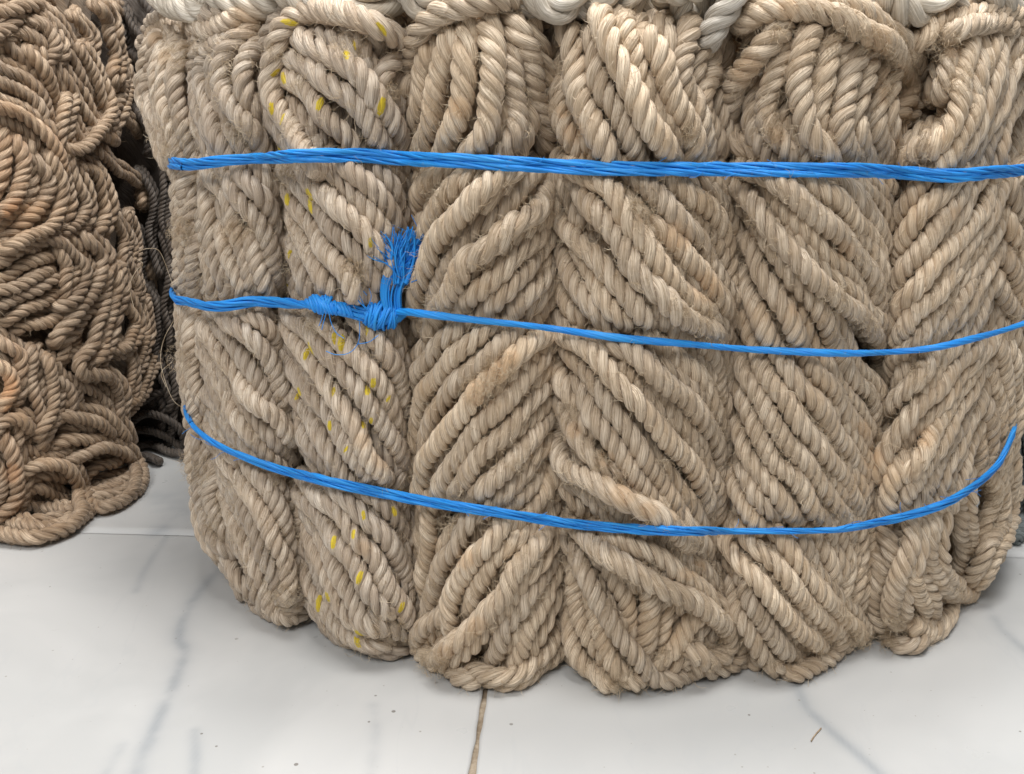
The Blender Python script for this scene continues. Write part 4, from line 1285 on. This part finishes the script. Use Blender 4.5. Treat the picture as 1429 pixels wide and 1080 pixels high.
def tied(name, label, half):
    front, back = band_path(name, half)
    root = empty('blue_twine', tuple(float(v) for v in front.mean(0)))
    tag(root, label, 'twine', 'blue twines round the bale')
    loop = np.vstack([front, back])
    ph = {'top': 0.15, 'low': 0.6, 'mid': 0}[name]
    G = Geo(); fp = project(front); ft = np.linalg.norm(front - ORG, axis=1)
    for _ in range(34):
        x = rng.uniform(270, 1390); y = band_y(name, x) + rng.uniform(-5, 5); q = [(x, y)]; a = rng.choice((0.0, 3.14)) + rng.normal(0, 0.35)
        for k in range(3):
            a += rng.normal(0, 0.35); q.append((q[-1][0] + 8 * math.cos(a), q[-1][1] + 7 * math.sin(a)))
        P = np.array([ORG + ray(*c) * (np.interp(c[0], fp[:, 0], ft) - half / TW * (0.8 + 0.15 * k)) for k, c in enumerate(q)])
        G.tube(spline(P, 0.003), 0.00022, 4)
    V, F, U = G.arrays(); o = mesh_obj('split_filaments', V, F, M['blue'], root, U); o['kind'] = 'stuff'
    strand_pair(root, np.vstack([loop, loop[:1]]), half, lambda s: ph + 0.55 * np.sin(s * 9 + ph * 4) + 0.25 * np.sin(s * 23))
    return root
tied('top', 'uppermost blue twine of two flat strands, nearly level round the bale', 9.0)
tied('low', 'lowest blue twine, dipping in a curve round the foot of the bale', 7.8)

def middle_twine():
    right, back = band_path('mid', 6.0, x0=552)
    left, _ = band_path('mid', 9.0, x1=560, close=False)
    root = empty('blue_twine', tuple(float(v) for v in left[-1]))
    tag(root, 'middle blue twine with the lumpy knot and the frayed end', 'twine', 'blue twines round the bale')
    # left part is double and twisted
    back_all = band_path('mid', 8.0)[1]
    strand_pair(root, np.vstack([back_all, left]), [7] * 6 + [7, 8, 9, 8, 7, 8, 10, 10], lambda s: 0.9 + 22.0 * np.maximum(0, s - (s[-1] - 0.115)))
    # right part is a single thin cord
    P = resample(right, 0.0022); s = np.arange(len(P)) * 0.0022
    G = Geo(); T, _, _ = frames(P)
    up = np.array([0, 0, 1.0]) - T * T[:, 2:3]; up /= np.linalg.norm(up, axis=1)[:, None]; out = np.cross(T, up)
    hp = (4.9 + 0.6 * np.sin(s * 40)) / TW
    for f in range(6):
        b = 2 * math.pi * f / 6 + s * 60
        rad = np.cos(b)[:, None] * up + 0.8 * np.sin(b)[:, None] * out
        G.tube(P + rad * (hp * 0.5)[:, None], hp * 0.52, 8, uid=f, ref=-rad)
    V, F, U = G.arrays(); mesh_obj('twine_strand', V, F, M['blue'], root, U)
    # wound lump and knot
    def at(x, y, d=0.0):
        t = on_t(x, y); return ORG + ray(x, y) * (t - d)
    base_t = np.linalg.norm(left - ORG, axis=1); lpx = project(left)
    def on_t(x, y): return float(np.interp(x, lpx[:, 0], base_t))
    def coils(name, pts, radii, n, thick, tilt, sq=0.7, par=None):
        G = Geo(); C = spline(np.array([at(*p) for p in pts]), 0.0015)
        Tm = C[-1] - C[0]; Tm /= np.linalg.norm(Tm)
        vw = C.mean(0) - ORG; vw /= np.linalg.norm(vw); up = np.cross(vw, Tm); up /= np.linalg.norm(up)
        for i in range(n):
            u = (i + 0.5) / n; c = C[int(u * (len(C) - 1))]
            r = np.interp(u, np.linspace(0, 1, len(radii)), radii) / TW * rng.uniform(0.9, 1.08)
            th = np.linspace(0, 2 * math.pi, 29)
            tl = tilt + rng.normal(0, 0.16)
            ring = c + r * (np.cos(th)[:, None] * (up * math.cos(tl) + Tm * math.sin(tl)) + sq * np.sin(th)[:, None] * -vw + 0.10 * np.sin(th * 2 + i)[:, None] * Tm)
            th_ = thick / TW * rng.uniform(0.75, 1.25)
            G.tube(ring, th_, 7, uid=i % 5)
        V, F, U = G.arrays(); mesh_obj(name, V, F, M['blue'], par or root, U)
    core_ = Geo(); C = spline(np.array([at(508, 437), at(530, 441), at(550, 441), at(566, 437)]), 0.001)
    core_.tube(C, np.interp(np.linspace(0, 1, len(C)), [0, .3, .7, 1], [5, 13, 13, 5]) / TW, 12)
    V, F, U = core_.arrays(); knot = mesh_obj('knot', V, F, M['blue'], root, U)
    coils('knot_winding', [(512, 438), (528, 440), (545, 441), (562, 438)], [13, 19, 20, 18, 10], 26, 2.0, -0.25, 0.75, knot)
    coils('knot_winding', [(522, 445), (545, 446)], [13, 17, 13], 10, 1.2, -0.6, 0.85, knot)
    coils('twine_wrapping', [(428, 425), (446, 425), (470, 430), (492, 434)], [6, 12, 12, 9, 8], 15, 3.0, 0.55)
    coils('twine_wrapping', [(440, 422), (460, 424)], [10, 13, 10], 7, 1.8, -0.5)
    # the two tails rising from the knot and fraying
    G = Geo()
    def tail(pts, n, spread, thick, d0):
        ctr = spline(np.array([at(x, y, d0 + 0.002 * i) for i, (x, y) in enumerate(pts)]), 0.002)
        for k in range(n):
            o = rng.normal(0, 1, 3) * spread / TW
            m = len(ctr); ramp = np.linspace(0.5, 1.0, m)[:, None]
            G.tube(ctr + o * ramp, thick / TW * rng.uniform(0.7, 1.3), 6, uid=k % 7)
    tail([(540, 432), (537, 410), (540, 390), (550, 368)], 20, 3.6, 1.8, 0.006)
    tail([(556, 436), (554, 418), (556, 402), (564, 380)], 16, 3.6, 1.7, 0.006)
    tail([(561, 404), (550, 390), (545, 372), (550, 356)], 9, 2.2, 1.9, 0.008)
    V, F, U = G.arrays(); tail_o = mesh_obj('twine_tail', V, F, M['blue'], root, U)
    G = Geo()
    ends = []
    for k in range(150):
        u = rng.normal(0, 0.8); v = rng.uniform(0, 1)
        sx = 561 + u * 9 + rng.normal(0, 3); sy = 398 - 36 * v
        ln = rng.uniform(36, 76) * (1 - 0.35 * v)
        ang = 0.22 + u * 0.45 + rng.normal(0, 0.30)
        ex = sx + math.sin(ang) * ln; ey = max(314, sy - math.cos(ang) * ln)
        bend = rng.normal(0, 4.5)
        dd = rng.uniform(0.008, 0.018)
        P = spline(np.array([at(sx, sy, dd), at((sx + ex) / 2 + bend, (sy + ey) / 2, dd + 0.003), at(ex, ey, dd + rng.uniform(0.0, 0.010))]), 0.003)
        G.tube(P, np.linspace(1.9, 0.7, len(P)) * rng.uniform(0.6, 1.2) / TW, 5, uid=k % 9, flat=(1.5, 0.5))
    for pts in ([(548, 352), (536, 342), (524, 348)], [(550, 350), (545, 330), (534, 322)], [(580, 350), (587, 330), (578, 308), (574, 300)], [(566, 322), (545, 312), (533, 301)],
                [(584, 352), (592, 346), (597, 338)], [(545, 360), (530, 352), (521, 349)], [(520, 440), (505, 425), (497, 412), (505, 405), (512, 412)], [(515, 432), (500, 420), (492, 404)],
                [(500, 436), (502, 455), (500, 478), (488, 492), (470, 495), (455, 490)], [(500, 480), (515, 477), (528, 468)], [(452, 432), (449, 445), (445, 455)], [(456, 434), (452, 448), (449, 460)], [(459, 434), (462, 450), (470, 465), (480, 472)],
                [(510, 430), (503, 415), (497, 400)], [(512, 430), (518, 415), (515, 402)]):
        P = spline(np.array([at(x, y, 0.008) for x, y in pts]), 0.002)
        G.tube(P, 0.55 / TW, 5)
    V, F, U = G.arrays(); mesh_obj('frayed_end', V, F, M['blue'], tail_o, U)
middle_twine()

# ------------------------------------------------------------------ single straw-like fibres one can pick out
def straw(pts, key, rad=0.00022, lift=0.002):
    G = Geo()
    P = spline(np.array([on_surface(x, y) - ray(x, y) * lift for x, y in pts]), 0.003)
    G.tube(P, np.linspace(rad, rad * 0.6, len(P)), 5)
    V, F, U = G.arrays(); mesh_obj('fibre', V, F, M['fibre'], byk[key], U)
straw([(1074, 545), (1090, 546), (1108, 547), (1120, 566), (1135, 585), (1158, 603), (1145, 606)], 'h5')
straw([(1106, 945 - 0), (1102, 945), (1118, 940), (1130, 930)], 'h5', 0.0001)
straw([(603, 900), (625, 890), (645, 883), (672, 883)], 'h3', 0.00025)
straw([(670, 888), (685, 878), (700, 873)], 'h3', 0.0002)
straw([(1105, 825), (1118, 822), (1128, 812)], 'h5', 0.0002)
straw([(632, 452), (636, 460), (634, 468)], 'h3', 0.00025)
straw([(386, 250), (398, 243), (415, 248)], 'h2'); straw([(430, 245), (440, 238), (452, 243), (460, 252)], 'h2')
straw([(668, 288), (678, 286), (686, 280)], 'h3')
straw([(550, 633), (565, 615), (568, 612)], 'h2', 0.0003)
straw([(945, 195), (952, 190), (966, 188)], 'h4', 0.00025)
G = Geo()
t0 = 2.02 * H * 1.05
for pts in ([(243, 405), (235, 380), (222, 350), (205, 347), (190, 352)], [(190, 352), (186, 358), (200, 368), (190, 378), (181, 400), (188, 434)], [(247, 440), (230, 470), (224, 500), (230, 530), (243, 560), (262, 572)], [(240, 505), (225, 520), (232, 540)],
            [(262, 580), (265, 600), (267, 625)], [(228, 212), (240, 206), (250, 214)], [(222, 216), (232, 210), (248, 218)], [(262, 212), (275, 206), (286, 200)]):
    P = spline(np.array([ORG + ray(x, y) * t0 for x, y in pts]), 0.003)
    G.tube(P, 0.00022, 5)
V, F, U = G.arrays(); o = mesh_obj('stray_fibres', V, F, M['fibre'], byk['h0'], U); o['kind'] = 'stuff'
# bits of straw lying on the tiles
for pts, lab in (([(1132, 1034), (1137, 1026), (1146, 1016)], 'short straw lying on the white tiles in front of the bale'),):
    G = Geo(); P = spline(np.array([floor_at(x, y, 0.0012) for x, y in pts]), 0.003); G.tube(P, 0.0005, 6)
    V, F, U = G.arrays(); o = mesh_obj('straw', V, F, M['fibre_back'], None, U); tag(o, lab, 'straw')
